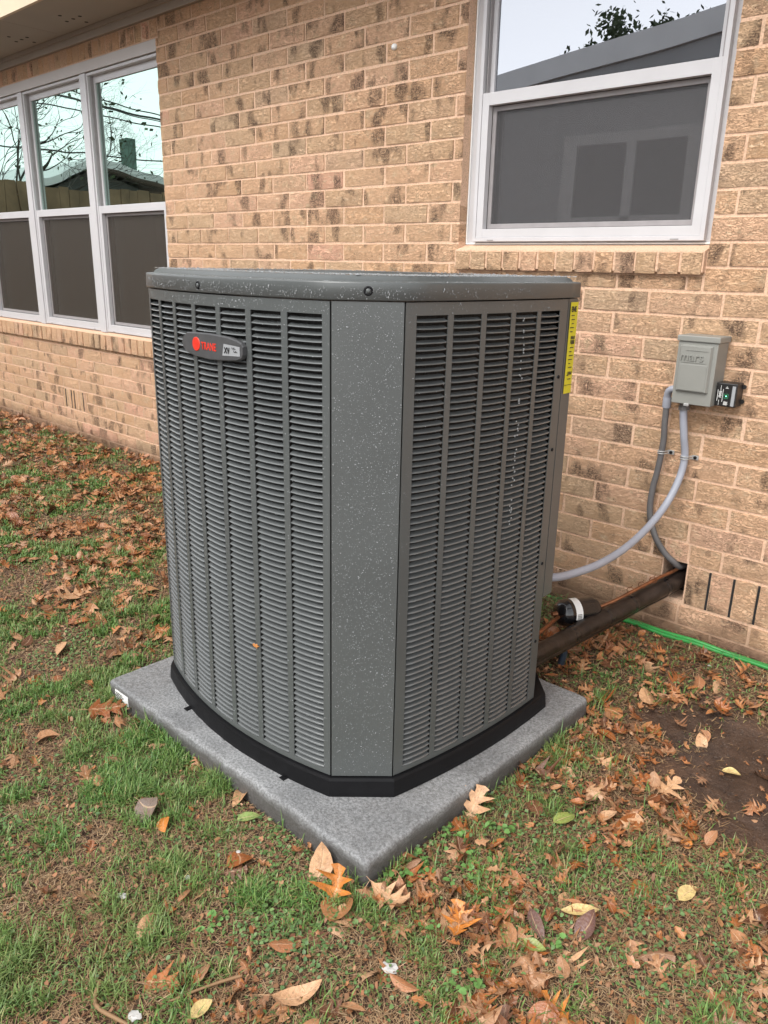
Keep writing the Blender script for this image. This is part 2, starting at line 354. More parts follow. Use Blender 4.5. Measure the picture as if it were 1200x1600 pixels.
M['leaf_green'] = leaf_mat('yellow_green_leaf', [(0, (.24, .30, .07)), (1, (.22, .32, .09))])
M['grass'] = blade_mat('grass_blade', [(0, (.062, .135, .028)), (.3, (.105, .215, .045)), (.55, (.165, .28, .062)), (.75, (.08, .185, .052)), (.92, (.20, .23, .075)), (1, (.36, .29, .14))], (.19, .21, .075))
M['clover'] = blade_mat('ground_cover_leaf', [(0, (.065, .125, .038)), (.5, (.105, .185, .055)), (1, (.15, .24, .075))], (.085, .14, .065), .5)
M['clover_bright'] = blade_mat('clover_leaf', [(0, (.09, .20, .045)), (1, (.14, .28, .075))], (.11, .22, .06), .5)
M['straw'] = blade_mat('dead_straw', [(0, (.27, .17, .085)), (.4, (.38, .26, .14)), (.7, (.18, .095, .045)), (1, (.48, .36, .22))], (.22, .11, .05), .7)
MUD_C = (-.50, -.66)
def soil_mat():
    m, n, p, out, geo = setup('soil'); pos = geo.outputs['Position']
    a = n.noise(pos, 9, 6, .65); b = n.noise(pos, 90, 5, .7)
    c = n.ramp(a, [(.3, (.048, .024, .014)), (.5, (.088, .044, .025)), (.7, (.14, .076, .043))])
    c = n.mix(n.lin(b, .54, .72), c, (.23, .14, .085)); c = n.mix(n.lin(n.noise(pos, 220, 3), .58, .68), c, (.04, .026, .018))
    sx = n('ShaderNodeSeparateXYZ', ins={0: pos}); X, Y = sx.outputs[0], sx.outputs[1]
    # smooth wet mud patch right of the pad
    u = n.math('ADD', n.math('MULTIPLY', n.math('ADD', X, .47), .62), n.math('MULTIPLY', n.math('ADD', Y, .66), .78))
    w = n.math('ADD', n.math('MULTIPLY', n.math('ADD', X, .47), -.78), n.math('MULTIPLY', n.math('ADD', Y, .66), .62))
    d = n.math('SQRT', n.math('ADD', n.math('POWER', n.math('MULTIPLY', u, 5.2), 2.), n.math('POWER', n.math('MULTIPLY', w, 2.1), 2.)))
    d = n.math('ADD', d, n.math('MULTIPLY', n.math('SUBTRACT', n.noise(pos, 9, 6, .7), .5), 1.5))
    mk = n.math('SUBTRACT', 1., n.lin(d, .70, 1.15))
    mc = n.ramp(n.noise(pos, 14, 6, .7), [(.3, (.034, .020, .014)), (.5, (.060, .036, .025)), (.75, (.095, .060, .044))])
    mc = n.mix(n.lin(n.noise(pos, 330, 2), .66, .74), mc, (.32, .24, .18))
    c = n.mix(mk, c, mc)
    L(n.nt, c, p.inputs['Base Color']); L(n.nt, n.mix(mk, (.75, .75, .75), n.mix(n.lin(n.noise(pos, 5, 3), .45, .6), (.62, .62, .62), (.30, .30, .30))), p.inputs['Roughness'])
    h = n.math('ADD', n.math('MULTIPLY', b, .8), n.math('MULTIPLY', a, .8)); h = n.math('MULTIPLY', h, n.math('SUBTRACT', 1., n.math('MULTIPLY', mk, .35)))
    L(n.nt, n.bump(h, .9, .012), p.inputs['Normal']); return m
M['soil'] = soil_mat()
# ------------------------------------------------------------------ ground
PX0, PX1, PY0, PY1, PZ = -2.127, -.980, -1.663, -.673, .0713
def gh(x, y):
    x = np.asarray(x, float); y = np.asarray(y, float)
    return .055*sstep(-.75, -.04, y)+.016*(fbm(x*1.7+3, y*1.7+9, 3)-.5)+.010*(fbm(x*9, y*9, 3)-.5)
def mudm(x, y):
    dx, dy = np.asarray(x)+.47, np.asarray(y)+.66; u = .62*dx+.78*dy; w = -.78*dx+.62*dy
    return 1-sstep(.6, 1.3, np.sqrt((u*5.2)**2+(w*2.1)**2)+(fbm(np.asarray(x)*9, np.asarray(y)*9, 4)-.5)*1.8)
xs = np.unique(np.round(np.concatenate([[-60, -45, -30, -22, -16, -13, -11, -10], np.arange(-9.5, -3.5, .06), np.arange(-3.5, .6, .02), np.arange(.6, 3, .15), [3.5, 5, 8, 12, 20, 35, 60]]), 4))
ys = np.unique(np.round(np.concatenate([[-60, -45, -30, -20, -14, -10, -7, -5, -4, -3.5, -3.2], np.arange(-3., .08, .02), [.3, 1, 4, 10, 20, 40, 60]]), 4))
XX, YY = np.meshgrid(xs, ys); ZZ = gh(XX, YY)
ZZ = np.where((XX > PX0+.02) & (XX < PX1-.02) & (YY > PY0+.02) & (YY < PY1-.02), ZZ-.03, ZZ)
ZZ = np.where(YY > .05, -.15, ZZ)
nx, ny = len(xs), len(ys); idx = np.arange(nx*ny).reshape(ny, nx)
F4 = np.stack([idx[:-1, :-1].ravel(), idx[:-1, 1:].ravel(), idx[1:, 1:].ravel(), idx[1:, :-1].ravel()], 1)
fastmesh('ground', np.stack([XX.ravel(), YY.ravel(), ZZ.ravel()], 1), [F4], M['soil'], kind='structure', smooth=True)

# ------------------------------------------------------------------ the house
Cz, J0, BL, PH = .0790245, 1.3569, .25536, -4.063
house = empty('brick_house', (-3.5, 0, 0), 'tan brick house wall with white framed windows and a deep eave behind the air conditioner', 'house')
HOLE = (-1.076, -.988, .187, .332)
OPEN = [(-2.105, -1.068, 1.408, 2.50), (-7.02, -4.284, .853, 2.51)]
SILL = [(-2.105, -1.072, 1.331, 1.408), (-7.05, -4.262, .748, .853)]
LINT = (-7.05, -4.262, 2.51, 2.604)
SOLD = [(HOLE[1], -.40, J0-15*Cz, J0-13*Cz), (-5.87, -5.50, J0-14*Cz, J0-12*Cz)]
EXC = OPEN+SILL+[LINT]+SOLD+[(HOLE[0], HOLE[1], J0-15*Cz, J0-13*Cz+.001)]
def subtract(r, e):
    x0, x1, z0, z1 = r; a0, a1, b0, b1 = e
    if a0 >= x1-1e-5 or a1 <= x0+1e-5 or b0 >= z1-1e-5 or b1 <= z0+1e-5: return [r]
    out = []
    if a0 > x0: out.append((x0, a0, z0, z1))
    if a1 < x1: out.append((a1, x1, z0, z1))
    m0, m1 = max(x0, a0), min(x1, a1)
    if b0 > z0: out.append((m0, m1, z0, b0))
    if b1 < z1: out.append((m0, m1, b1, z1))
    return out
# mortar wall with its openings
def slab(rect, holes, y0, y1):
    mb = MB(); gx = sorted({rect[0], rect[1], *[h[0] for h in holes], *[h[1] for h in holes]}); gz = sorted({rect[2], rect[3], *[h[2] for h in holes], *[h[3] for h in holes]})
    bm = bmesh.new(); vd = {}
    def V(x, y, z):
        k = (round(x, 5), round(y, 5), round(z, 5))
        if k not in vd: vd[k] = bm.verts.new(k)
        return vd[k]
    def solid(i, j):
        if i < 0 or j < 0 or i >= len(gx)-1 or j >= len(gz)-1: return False
        cx, cz = (gx[i]+gx[i+1])/2, (gz[j]+gz[j+1])/2
        return not any(h[0] < cx < h[1] and h[2] < cz < h[3] for h in holes)
    for i in range(len(gx)-1):
        for j in range(len(gz)-1):
            if not solid(i, j): continue
            a, b, c, d = gx[i], gx[i+1], gz[j], gz[j+1]
            bm.faces.new((V(a, y0, c), V(b, y0, c), V(b, y0, d), V(a, y0, d))); bm.faces.new((V(a, y1, d), V(b, y1, d), V(b, y1, c), V(a, y1, c)))
            if not solid(i-1, j): bm.faces.new((V(a, y0, d), V(a, y1, d), V(a, y1, c), V(a, y0, c)))
            if not solid(i+1, j): bm.faces.new((V(b, y0, c), V(b, y1, c), V(b, y1, d), V(b, y0, d)))
            if not solid(i, j-1): bm.faces.new((V(a, y1, c), V(b, y1, c), V(b, y0, c), V(a, y0, c)))
            if not solid(i, j+1): bm.faces.new((V(a, y0, d), V(b, y0, d), V(b, y1, d), V(a, y1, d)))
    bm.verts.index_update(); mb.add([v.co for v in bm.verts], [[v.index for v in f.verts] for f in bm.faces]); bm.free(); return mb
gaps = []
for k, (a, b, c, d) in enumerate(SOLD):
    pass
slab((-8.6, 2.2, -.3, 2.76), [(o[0]-.0, o[1]+.0, o[2], o[3]) for o in OPEN]+[HOLE], .0042, .10).build('mortar_wall', M['mortar'], house)
# brick templates (front at y=0, centre at origin), size w x h
def brick_mesh(w, h, rows, seed, depth=.092, nx_=5):
    r = random.Random(seed); vs_ = []; fs = []; nz = 2 if rows else 1
    jx = lambda s: r.uniform(-1, 1)*s
    top = [jx(.0014) for _ in range(nx_+1)]; bot = [jx(.0014) for _ in range(nx_+1)]
    for j in range(nz+1):
        for i in range(nx_+1):
            x = -w/2+w*i/nx_; z = -h/2+h*j/nz; y = jx(.0011)
            rim = (i in (0, nx_)) or (j in (0, nz))
            if i == 0: x += abs(jx(.0022))
            if i == nx_: x -= abs(jx(.0022))
            if j == 0: z += abs(bot[i])
            if j == nz: z -= abs(top[i])
            if rim: y += .0014+abs(jx(.0012))
            vs_.append((x, y, z))
    id_ = lambda i, j: j*(nx_+1)+i
    for j in range(nz):
        for i in range(nx_): fs.append((id_(i, j), id_(i+1, j), id_(i+1, j+1), id_(i, j+1)))
    ring = [id_(i, 0) for i in range(nx_+1)]+[id_(nx_, j) for j in range(1, nz+1)]+[id_(i, nz) for i in range(nx_-1, -1, -1)]+[id_(0, j) for j in range(nz-1, 0, -1)]
    n0 = len(vs_)
    for q in ring: vs_.append((vs_[q][0], depth, vs_[q][2]))
    for k in range(len(ring)):
        k2 = (k+1) % len(ring); fs.append((ring[k2], ring[k], n0+k, n0+k2))
    return vs_, fs
JT = .0095
TPL = [brick_mesh(BL-JT, Cz-JT, True, s) for s in range(14)]
TM = []
for k, (v, f) in enumerate(TPL):
    me = bpy.data.meshes.new('brick'); me.from_pydata(v, [], f); me.materials.append(M['brick']); TM.append(me)
blist = []     # (cx, y, cz, sx, sz, tpl, rot)
def clipped(x0, x1, z0, z1): 
    rs = [(x0, x1, z0, z1)]
    for e in EXC:
        rs = [q for r in rs for q in subtract(r, e)]
    return [r for r in rs if r[1]-r[0] > .022 and r[3]-r[2] > .022]
for n_ in range(-18, 17):
    z0 = J0+n_*Cz; z1 = z0+Cz
    if z0 > 2.6: break
    z1 = min(z1, 2.66)
    ph = PH+(BL/2 if n_ % 2 else 0)
    k0 = math.floor((-8.2-ph)/BL); k1 = math.ceil((1.0-ph)/BL)
    for k in range(k0, k1):
        for (a, b, c, d) in clipped(ph+k*BL, ph+(k+1)*BL, z0, z1):
            e = JT/2; full = (b-a) > BL-1e-4
            xa, xb = a+e, b-e
            for o in OPEN:                                   # brick ends run up to the opening edge
                if abs(b-o[0]) < 1e-4: xb = b
                if abs(a-o[1]) < 1e-4: xa = a
            dx = random.uniform(-.0012, .0012)
            blist.append(((xa+xb)/2+dx, random.uniform(-.0022, .0012), (c+d)/2+random.uniform(-.0008, .0008), (xb-xa)/(BL-JT), (d-c-JT)/(Cz-JT), random.randrange(14), 0))
def stand(x0, x1, z0, z1, pitch, y, tilt=0, gap=JT):         # bricks on end
    n = max(1, round((x1-x0)/pitch)); p = (x1-x0)/n
    for i in range(n):
        cx = x0+(i+.5)*p; blist.append((cx+random.uniform(-.001, .001), y+random.uniform(-.002, .002), (z0+z1)/2, (z1-z0-.004)/(BL-JT), (p-gap*random.uniform(.75, 1.15))/(Cz-JT), random.randrange(14), 1))
stand(SOLD[0][0]+.002, SOLD[0][1], SOLD[0][2]+.004, SOLD[0][3]-.004, .0815, -.001)
stand(SOLD[1][0], SOLD[1][1], SOLD[1][2]+.004, SOLD[1][3]-.004, .046, 0, gap=.012)
stand(LINT[0], LINT[1], LINT[2]+.004, LINT[3], .0815, 0)
stand(SILL[0][0], SILL[0][1], SILL[0][2], SILL[0][3]-.004, .0815, -.022)
stand(SILL[1][0], SILL[1][1], SILL[1][2], SILL[1][3]-.004, .0815, -.026)
bc = np.array([(b[0], 0, b[2]) for b in blist]); bu, bv, bz = proj(bc)
onf = (bu > -40) & (bu < 1240) & (bv > -40) & (bv < 1100) & (bz > 0)
barea = np.array([b[3]*b[4] for b in blist])/bz**2*np.abs((bc@np.array([0, 0, 0.])+2.689)/np.linalg.norm(bc-np.array(CAM), axis=1))
barea = np.where(onf, barea, 0)
# bricks hidden behind the unit count for less
hid = (bu > 250) & (bu < 840) & (bv > 450)
barea = np.where(hid, 0, barea); order = np.argsort(-barea); big = set(order[:300].tolist())
SV = []; SF = []; vn = 0
hp = wpos(house)
for i, (cx, cy, cz, sx, sz, t, rot) in enumerate(blist):
    if i in big:
        o = bpy.data.objects.new('brick', TM[t]); C.objects.link(o); o.parent = house; o.location = Vector((cx, cy, cz))-hp
        o.scale = (sx*(1 if t % 2 or rot else -1), 1, sz); 
        if not rot and t % 2 == 0: o.scale = (sx, 1, sz); 
        if rot: o.rotation_euler = (0, math.pi/2, 0)
        if t % 3 == 0 and not rot: o.rotation_euler = (0, math.pi, 0)
    else:
        v = np.array(TPL[t][0])*np.array([sx, 1, sz])
        if rot: v = np.stack([v[:, 2], v[:, 1], -v[:, 0]], 1)
        SV.append(v+np.array([cx, cy, cz])); SF.append(np.array(TPL[t][1])+vn); vn += len(v)
fastmesh('bricks', np.concatenate(SV), [np.concatenate(SF)], M['brick'], kind='stuff', parent=house)
# open weep joints between the standing bricks
for i in range(1, 6): mb = MB(); x = SOLD[0][0]+.002+i*(SOLD[0][1]-SOLD[0][0]-.002)/round((SOLD[0][1]-SOLD[0][0])/.0815); mb.box(x-.004, x+.004, .0022, .0040, SOLD[0][2]+.006, SOLD[0][3]-.008); mb.build('weep_gap', M['dark'], house)
for i in (1, 3, 4, 7): mb = MB(); x = SOLD[1][0]+i*.046; mb.box(x-.006, x+.006, .0020, .0040, SOLD[1][2]+.01, SOLD[1][3]-.012); mb.build('weep_gap', M['dark'], house)
# mortar bed under the windows and behind the sills
mb = MB()
mb.add([(SILL[0][0], .05, 1.428), (SILL[0][1], .05, 1.428), (SILL[0][1], -.016, 1.407), (SILL[0][0], -.016, 1.407), (SILL[0][0], .05, 1.34), (SILL[0][1], .05, 1.34), (SILL[0][1], -.016, 1.34), (SILL[0][0], -.016, 1.34)],
       [(3, 2, 1, 0), (3, 7, 6, 2), (2, 6, 5, 1), (0, 4, 7, 3), (4, 5, 6, 7)])
mb.build('sill_mortar', M['mortar'], house); mb = MB()
mb.add([(SILL[1][0], .05, .868), (SILL[1][1], .05, .868), (SILL[1][1], -.018, .850), (SILL[1][0], -.018, .850), (SILL[1][0], .05, .76), (SILL[1][1], .05, .76), (SILL[1][1], -.018, .76), (SILL[1][0], -.018, .76)],
       [(3, 2, 1, 0), (3, 7, 6, 2), (2, 6, 5, 1), (0, 4, 7, 3), (4, 5, 6, 7)])
mb.build('sill_mortar', M['mortar'], house)
# dark lined hole for the pipes
mb = MB(); mb.box(HOLE[0]+.0005, HOLE[1]-.0005, .101, .30, HOLE[2]-.02, HOLE[3]+.02); mb.build('hole_lining', M['dark'], house)
# eave
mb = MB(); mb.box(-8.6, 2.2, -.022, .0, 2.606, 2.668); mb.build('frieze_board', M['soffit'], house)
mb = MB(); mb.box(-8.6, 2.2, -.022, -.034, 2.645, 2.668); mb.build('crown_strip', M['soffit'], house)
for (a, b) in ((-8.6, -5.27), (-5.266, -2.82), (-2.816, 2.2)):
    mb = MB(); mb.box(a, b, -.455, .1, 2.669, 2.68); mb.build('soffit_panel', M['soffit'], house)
mb = MB(); mb.box(-8.7, 2.3, -.475, -.456, 2.650, 2.84); mb.build('fascia_board', M['fascia'], house)
for c0 in (-7.05, -6.33, -5.585, -4.885, -4.15, -3.4, -2.65):
    mb = MB()
    for dx, dy in ((0, 0), (-.08, 0), (.08, 0), (0, .08), (0, -.08)):
        mb.lathe((c0+dx, -.157+dy, 2.6685), (c0+dx, -.157+dy, 2.6675), [(0, .011), (1, .011)], 12)
    mb.build('vent_hole', M['dark'], house)
mb = MB(); mb.add([(-8.8, -.52, 2.845), (2.4, -.52, 2.845), (2.4, 4.5, 4.5), (-8.8, 4.5, 4.5), (-8.8, -.52, 2.865), (2.4, -.52, 2.865), (2.4, 4.5, 4.52), (-8.8, 4.5, 4.52)],
       [(0, 3, 2, 1), (4, 5, 6, 7), (0, 1, 5, 4), (1, 2, 6, 5), (2, 3, 7, 6), (3, 0, 4, 7)]); mb.build('roof', M['shingle'], house)
# rooms behind the windows
for (x0, x1, z0, z1) in ((-2.6, -.55, .9, 2.6), (-7.3, -4.0, .3, 2.62)):
    mb = MB(); y0, y1 = .115, 3.2
    mb.add([(x0, y0, z0), (x1, y0, z0), (x1, y1, z0), (x0, y1, z0), (x0, y0, z1), (x1, y0, z1), (x1, y1, z1), (x0, y1, z1)], [(0, 1, 2, 3), (4, 7, 6, 5), (1, 5, 6, 2), (2, 6, 7, 3), (3, 7, 4, 0)])
    mb.build('room', M['roomwall'], house)
def ring(mb, x0, x1, z0, z1, w, y0, y1, wt=None, wb=None):
    wt = w if wt is None else wt; wb = w if wb is None else wb
    mb.bbox(x0, x0+w, y0, y1, z0, z1, .0015); mb.bbox(x1-w, x1, y0, y1, z0, z1, .0015)
    mb.bbox(x0+w-.001, x1-w+.001, y0+.0006, y1, z1-wt, z1, .0015); mb.bbox(x0+w-.001, x1-w+.001, y0+.0006, y1, z0, z0+wb, .0015)
def window(x0, x1, z0, z1, zr, y, gl, scr, label, fw=.016):
    w = empty('window', Vector(((x0+x1)/2, y, z0))-hp, parent=house); w['label'] = label
    mb = MB(); ring(mb, x0, x1, z0, z1, fw, y, y+.07); mb.build('frame', M['vinyl'], w)
    a, b = x0+fw, x1-fw; sw = .031
    mb = MB(); ring(mb, a+.0005, b-.0005, z0+fw, zr+.045, sw, y+.003, y+.030, .045, .032); mb.build('lower_sash', M['vinyl'], w)
    mb = MB(); ring(mb, a+.0006, b-.0006, zr+.030, z1-fw, .027, y+.034, y+.058, .04, .02); mb.build('upper_sash', M['vinyl'], w)
    for q in (a+.006, b-.010): mb = MB(); mb.box(q, q+.004, y+.016, y+.034, zr+.0455, z1-fw); mb.build('screen_track', M['channel'], w)
    mb = MB(); mb.box(a+.02, b-.02, y+.044, y+.047, zr+.04, z1-fw-.02); mb.build('pane', M['glass_upper'] if gl is M['glass_grey'] else gl, w, label='upper pane reflecting the sky')
    mb = MB(); mb.box(a+sw-.005, b-sw+.005, y+.060, y+.063, z0+fw+.02, zr+.006); mb.build('pane', gl, w)
    mb = MB(); ring(mb, a+sw+.001, b-sw-.001, z0+fw+.034, zr-.001, .018, y+.031, y+.043); mb.build('screen_frame', M['channel'], w)
    mb = MB(); mb.box(a+sw+.01, b-sw-.01, y+.036, y+.0368, z0+fw+.04, zr-.002); mb.build('insect_screen', scr, w)
    for sx in (a+.06, b-.10): mb = MB(); mb.box(sx, sx+.03, y-.0006, y+.002, z0+.003, z0+.007); mb.build('weep_slot', M['channel'], w)
    return w
mb = MB(); ring(mb, -2.118+.014, -1.069, 1.4285, 2.499, .05, .055, .075); mb.build('window_flange', M['vinyl'], house)
mb = MB(); ring(mb, -2.1035, -1.0695, 1.430, 2.4985, .006, .048, .056); mb.build('caulk_bead', M['white'], house)
window(-2.058, -1.101, 1.441, 2.46, 1.940, .030, M['glass_grey'], M['screen_grey'], 'single window above the disconnect box with a grey reflection')
mb = MB(); mb.box(-7.02, -4.2845, .004, .06, 2.449, 2.509); mb.build('header_trim', M['trim'], house)
for (x0, x1, l) in ((-5.127, -4.286, 'right window of the row of three with the chimney in its upper pane'), (-6.055, -5.203, 'middle window of the row of three reflecting bare branches'), (-6.978, -6.130, 'left window of the row of three, dense branches in its upper pane')):
    window(x0, x1, .868, 2.446, 1.625, .018, M['glass_green'], M['screen'], l)
for (a, b) in ((-5.202, -5.128), (-6.129, -6.056), (-7.02, -6.979)): mb = MB(); mb.bbox(a, b, .010, .07, .862, 2.447, .002); mb.build('mullion_cover', M['vinyl'], house)
mb = MB(); mb.lathe((-2.483, .004, 2.204), (-2.483, -.014, 2.2), [(0, .012), (.5, .013), (.85, .010), (1, .004)], 12)
tag(mb.build('wall_cap', M['white']), 'small round white cap on the bricks high up left of the single window', 'cap')
for (x, h_, r_) in ((-1.92, .085, .042), (-1.45, .080, .055)):
    o = MB(); o.lathe((x, .30, 1.44), (x, .30, 1.44+h_+.09), [(0, r_*.9), (.1, r_), (.85, r_), (1, r_*.85)], 20)
    tag(o.build('jar', M['white']), 'pale blurred jar behind the insect screen, '+('left one near the sash edge' if x < -1.6 else 'right and wider one, near the middle'), 'jar')
mb = MB(); mb.box(-2.3, -.8, .12, .42, 1.415, 1.44); mb.build('inner_sill', M['trim'], house)

# ------------------------------------------------------------------ pad
def rounded_slab(x0, x1, y0, y1, z0, z1, rc=.014, re=.010):
    def outline(d):
        pts = []; r = max(rc-d, .003)
        for cx, cy, a0 in ((x1-rc, y0+rc, -90), (x1-rc, y1-rc, 0), (x0+rc, y1-rc, 90), (x0+rc, y0+rc, 180)):
            for k in range(6):
                a = math.radians(a0+k*18); pts.append((cx+r*math.cos(a), cy+r*math.sin(a)))
        out = []
        for i in range(len(pts)):
            p, q = pts[i], pts[(i+1) % len(pts)]; n = max(1, int(math.dist(p, q)/.03))
            for k in range(n): out.append((p[0]+(q[0]-p[0])*k/n, p[1]+(q[1]-p[1])*k/n))
        return out
    ref = outline(0); n = len(ref); mb = MB(); vv = []; ff = []
    cx, cy = (x0+x1)/2, (y0+y1)/2
    levels = [(0.0, z0), (.0, z0+.03), (.0, z1-re), (.0018, z1-re*.5), (.0055, z1-re*.12), (.011, z1), (.02, z1)]
    for li, (d, z) in enumerate(levels):
        for (x, y) in ref:
            ln = math.hypot(x-cx, y-cy); f = d/ln*1.2; j = .0022*(float(vnoise(x*40, y*40+z*50))-.5)*2
            vv.append((x+(cx-x)*f+j, y+(cy-y)*f+j, z+(j if li > 2 else 0)))
    for i in range(len(levels)-1):
        for k in range(n): ff.append((i*n+k, i*n+(k+1) % n, (i+1)*n+(k+1) % n, (i+1)*n+k))
    ff.append(tuple(range((len(levels)-1)*n, len(levels)*n))); mb.add(vv, ff, True); return mb
pad = empty('equipment_pad', ((PX0+PX1)/2, (PY0+PY1)/2, 0), 'grey speckled rectangular pad under the air conditioner, set in the grass', 'pad')
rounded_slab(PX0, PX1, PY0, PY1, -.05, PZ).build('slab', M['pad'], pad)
mb = MB(); mb.box(-2.085, -2.008, -1.6655, -1.6638, .022, .055); tg = mb.build('label_tag', M['white'], pad)
mb = MB()
for k in range(4): mb.box(-2.081, -2.04+.008*(k % 2), -1.6665, -1.6657, .046-k*.006, .048-k*.006)
mb.build('tag_print', M['ink'], tg)

# ------------------------------------------------------------------ air conditioner
ZB, ZT = .1235, 1.2735
def quad3(p, q, r):
    A = np.array([[p[0]**2, p[0], 1], [q[0]**2, q[0], 1], [r[0]**2, r[0], 1]]); return np.linalg.solve(A, [p[1], q[1], r[1]])
cf = quad3((-1.99, -1.508), (-1.60, -1.590), (-1.214, -1.553)); cr_ = quad3((-1.445, -1.103), (-1.18, -1.064), (-.88, -1.058))
frontP = [(x, cf[0]*x*x+cf[1]*x+cf[2]) for x in np.linspace(-1.99, -1.214, 60)]
rightP = [(cr_[0]*y*y+cr_[1]*y+cr_[2], y) for y in np.linspace(-1.445, -.872, 50)]
def path(P):
    P = np.array(P); d = np.r_[0, np.cumsum(np.linalg.norm(np.diff(P, axis=0), axis=1))]
    def f(s):
        x = np.interp(s, d, P[:, 0]); y = np.interp(s, d, P[:, 1]); a = np.interp(s-.01, d, P[:, 0]); b = np.interp(s+.01, d, P[:, 0]); c = np.interp(s-.01, d, P[:, 1]); e = np.interp(s+.01, d, P[:, 1])
        tx, ty = b-a, e-c; l = math.hypot(tx, ty); return x, y, ty/l, -tx/l      # position and outward normal
    return f, d[-1]
fF, LF = path(frontP); fR, LR = path(rightP)
OUT = frontP[::6]+[frontP[-1]]+rightP[::5]+[rightP[-1], (-1.061, -.822), (-1.17, -.712), (-1.6, -.700), (-1.97, -.712), (-2.062, -.80), (-2.078, -1.1), (-2.072, -1.425)]
UC = (-1.57, -1.14)
def inflate(P, d):
    out = []; n = len(P)
    for i in range(n):
        a, b, c = P[i-1], P[i], P[(i+1) % n]
        t1 = Vector((b[0]-a[0], b[1]-a[1])).normalized(); t2 = Vector((c[0]-b[0], c[1]-b[1])).normalized()
        nn = Vector((t1.y+t2.y, -(t1.x+t2.x))).normalized(); k = d/max(.5, nn.dot(Vector((t1.y, -t1.x)))); out.append((b[0]+nn.x*k, b[1]+nn.y*k))
    return out
unit = empty('air_conditioner', (-1.57, -1.14, PZ), 'tall grey louvered air conditioner standing on the pad, wet with rain', 'air conditioner')
def prism(P, z0, z1, cap0=False, cap1=True):
    mb = MB(); n = len(P); mb.add([(x, y, z0) for x, y in P]+[(x, y, z1) for x, y in P], [(i, (i+1) % n, n+(i+1) % n, n+i) for i in range(n)]+([tuple(range(n, 2*n))] if cap1 else [])+([tuple(range(n))[::-1]] if cap0 else [])); return mb
def rings(mb, P, prof, smooth=False, close=True):
    n = len(P); vv = []; ff = []
    for (d, z) in prof: vv += [(x, y, z) for x, y in inflate(P, d)]
    for i in range(len(prof)-1):
        for k in range(n): ff.append((i*n+k, i*n+(k+1) % n, (i+1)*n+(k+1) % n, (i+1)*n+k))
    if close: ff.append(tuple(range((len(prof)-1)*n, len(prof)*n)))
    mb.add(vv, ff, smooth)
mb = MB(); rings(mb, OUT, [(.013, PZ+.001), (.013, PZ+.012), (.010, ZB-.008), (.007, ZB-.001), (-.02, ZB)]); base = mb.build('base_pan', M['blackmetal'], unit)
for (x, y) in ((-1.80, -1.585), (-1.345, -1.596)): mb = MB(); mb.bbox(x-.009, x+.009, y-.009, y+.01, PZ+.0005, PZ+.004, .001); mb.build('foot_bracket', M['blackmetal'], unit)
core = [(UC[0]+(x-UC[0])*.925, UC[1]+(y-UC[1])*.925) for x, y in OUT]
prism(core, ZB-.002, ZT-.01).build('coil', M['coil'], unit)
def plate(mb, f, s0, s1, z0, z1, n, t=.0022, out=0.):
    vv = []; 
    for i in range(n+1):
        x, y, a, b = f(s0+(s1-s0)*i/n)
        for (o, z) in ((out, z0), (out, z1), (out-t, z1), (out-t, z0)): vv.append((x+a*o, y+b*o, z))
    ff = []
    for i in range(n):
        for k in range(4): ff.append((i*4+k, (i+1)*4+k, (i+1)*4+(k+1) % 4, i*4+(k+1) % 4))
    ff += [(0, 1, 2, 3), (4*n+3, 4*n+2, 4*n+1, 4*n)]; mb.add(vv, ff)
PITCH = .0149; ZS0, ZS1 = .1405, .1405+74*PITCH
def slat_geo(f, s0, s1, z0, seed):
    r = random.Random(seed); n = 5; vv = []
    for i in range(n+1):
        u = i/n; x, y, a, b = f(s0+(s1-s0)*u); e = min(u, 1-u)*2; k = min(1, e*3.0)
        sag = .0005*(1-(2*u-1)**2)+r.uniform(-.00025, .00025)
        for (o, dz) in ((-.0020, -.0006), (.0010*k-.0012*(1-k), -.0008), (.0014*k-.0005*(1-k), .0003), (-.0040, .0026), (-.0125, .0066)):
            vv.append((x+a*o, y+b*o, z0+dz-sag*.6+(1-k)*.0004))
    ff = []
    for i in range(n):
        for j in range(4): ff.append((i*5+j, (i+1)*5+j, (i+1)*5+j+1, i*5+j+1))
    return vv, ff
slats = []
def panel(f, Ls, ncol, m0, m1, rib, label):
    mb = MB(); g = .0018
    plate(mb, f, g, Ls-g, ZS1+.0002, ZT-.0035, 24); plate(mb, f, g, Ls-g, ZB+.002, ZS0-.0005, 24)
    plate(mb, f, g, m0, ZS0-.0004, ZS1+.0001, 2); plate(mb, f, Ls-m1, Ls-g, ZS0-.0004, ZS1+.0001, 2)
    w = (Ls-m0-m1-(ncol-1)*rib)/ncol; cols = []
    for c in range(ncol):
        a = m0+c*(w+rib); cols.append((a, a+w))
        if c: plate(mb, f, a-rib, a, ZS0-.0004, ZS1+.0001, 2, .0022, .0)
    p = mb.build('louver_panel', M['metal'], unit); p['label'] = label
    for (a, b) in cols:
        for k in range(74):
            z = ZS0+k*PITCH+.0012; x, y, _, _ = f((a+b)/2); slats.append((p, f, a, b, z, (x, y, z)))
    return p, cols
pF, colsF = panel(fF, LF, 7, .012, .021, .0175, 'front louvered panel with seven columns of slats and the badge')
pR, colsR = panel(fR, LR, 5, .030, .040, .0165, 'right louvered panel with five columns of slats')
pc = np.array([s[5] for s in slats]); u0, v0, _ = proj(np.array([[*s[1](s[2])[:2], s[4]] for s in slats])); u1, v1, _ = proj(np.array([[*s[1](s[3])[:2], s[4]] for s in slats]))
_, vb, _ = proj(pc+np.array([0, 0, PITCH])); _, va, _ = proj(pc); sz_ = np.abs(u1-u0)*np.abs(vb-va)
bigs = set(np.argsort(-sz_)[:300].tolist()); restm = MB()
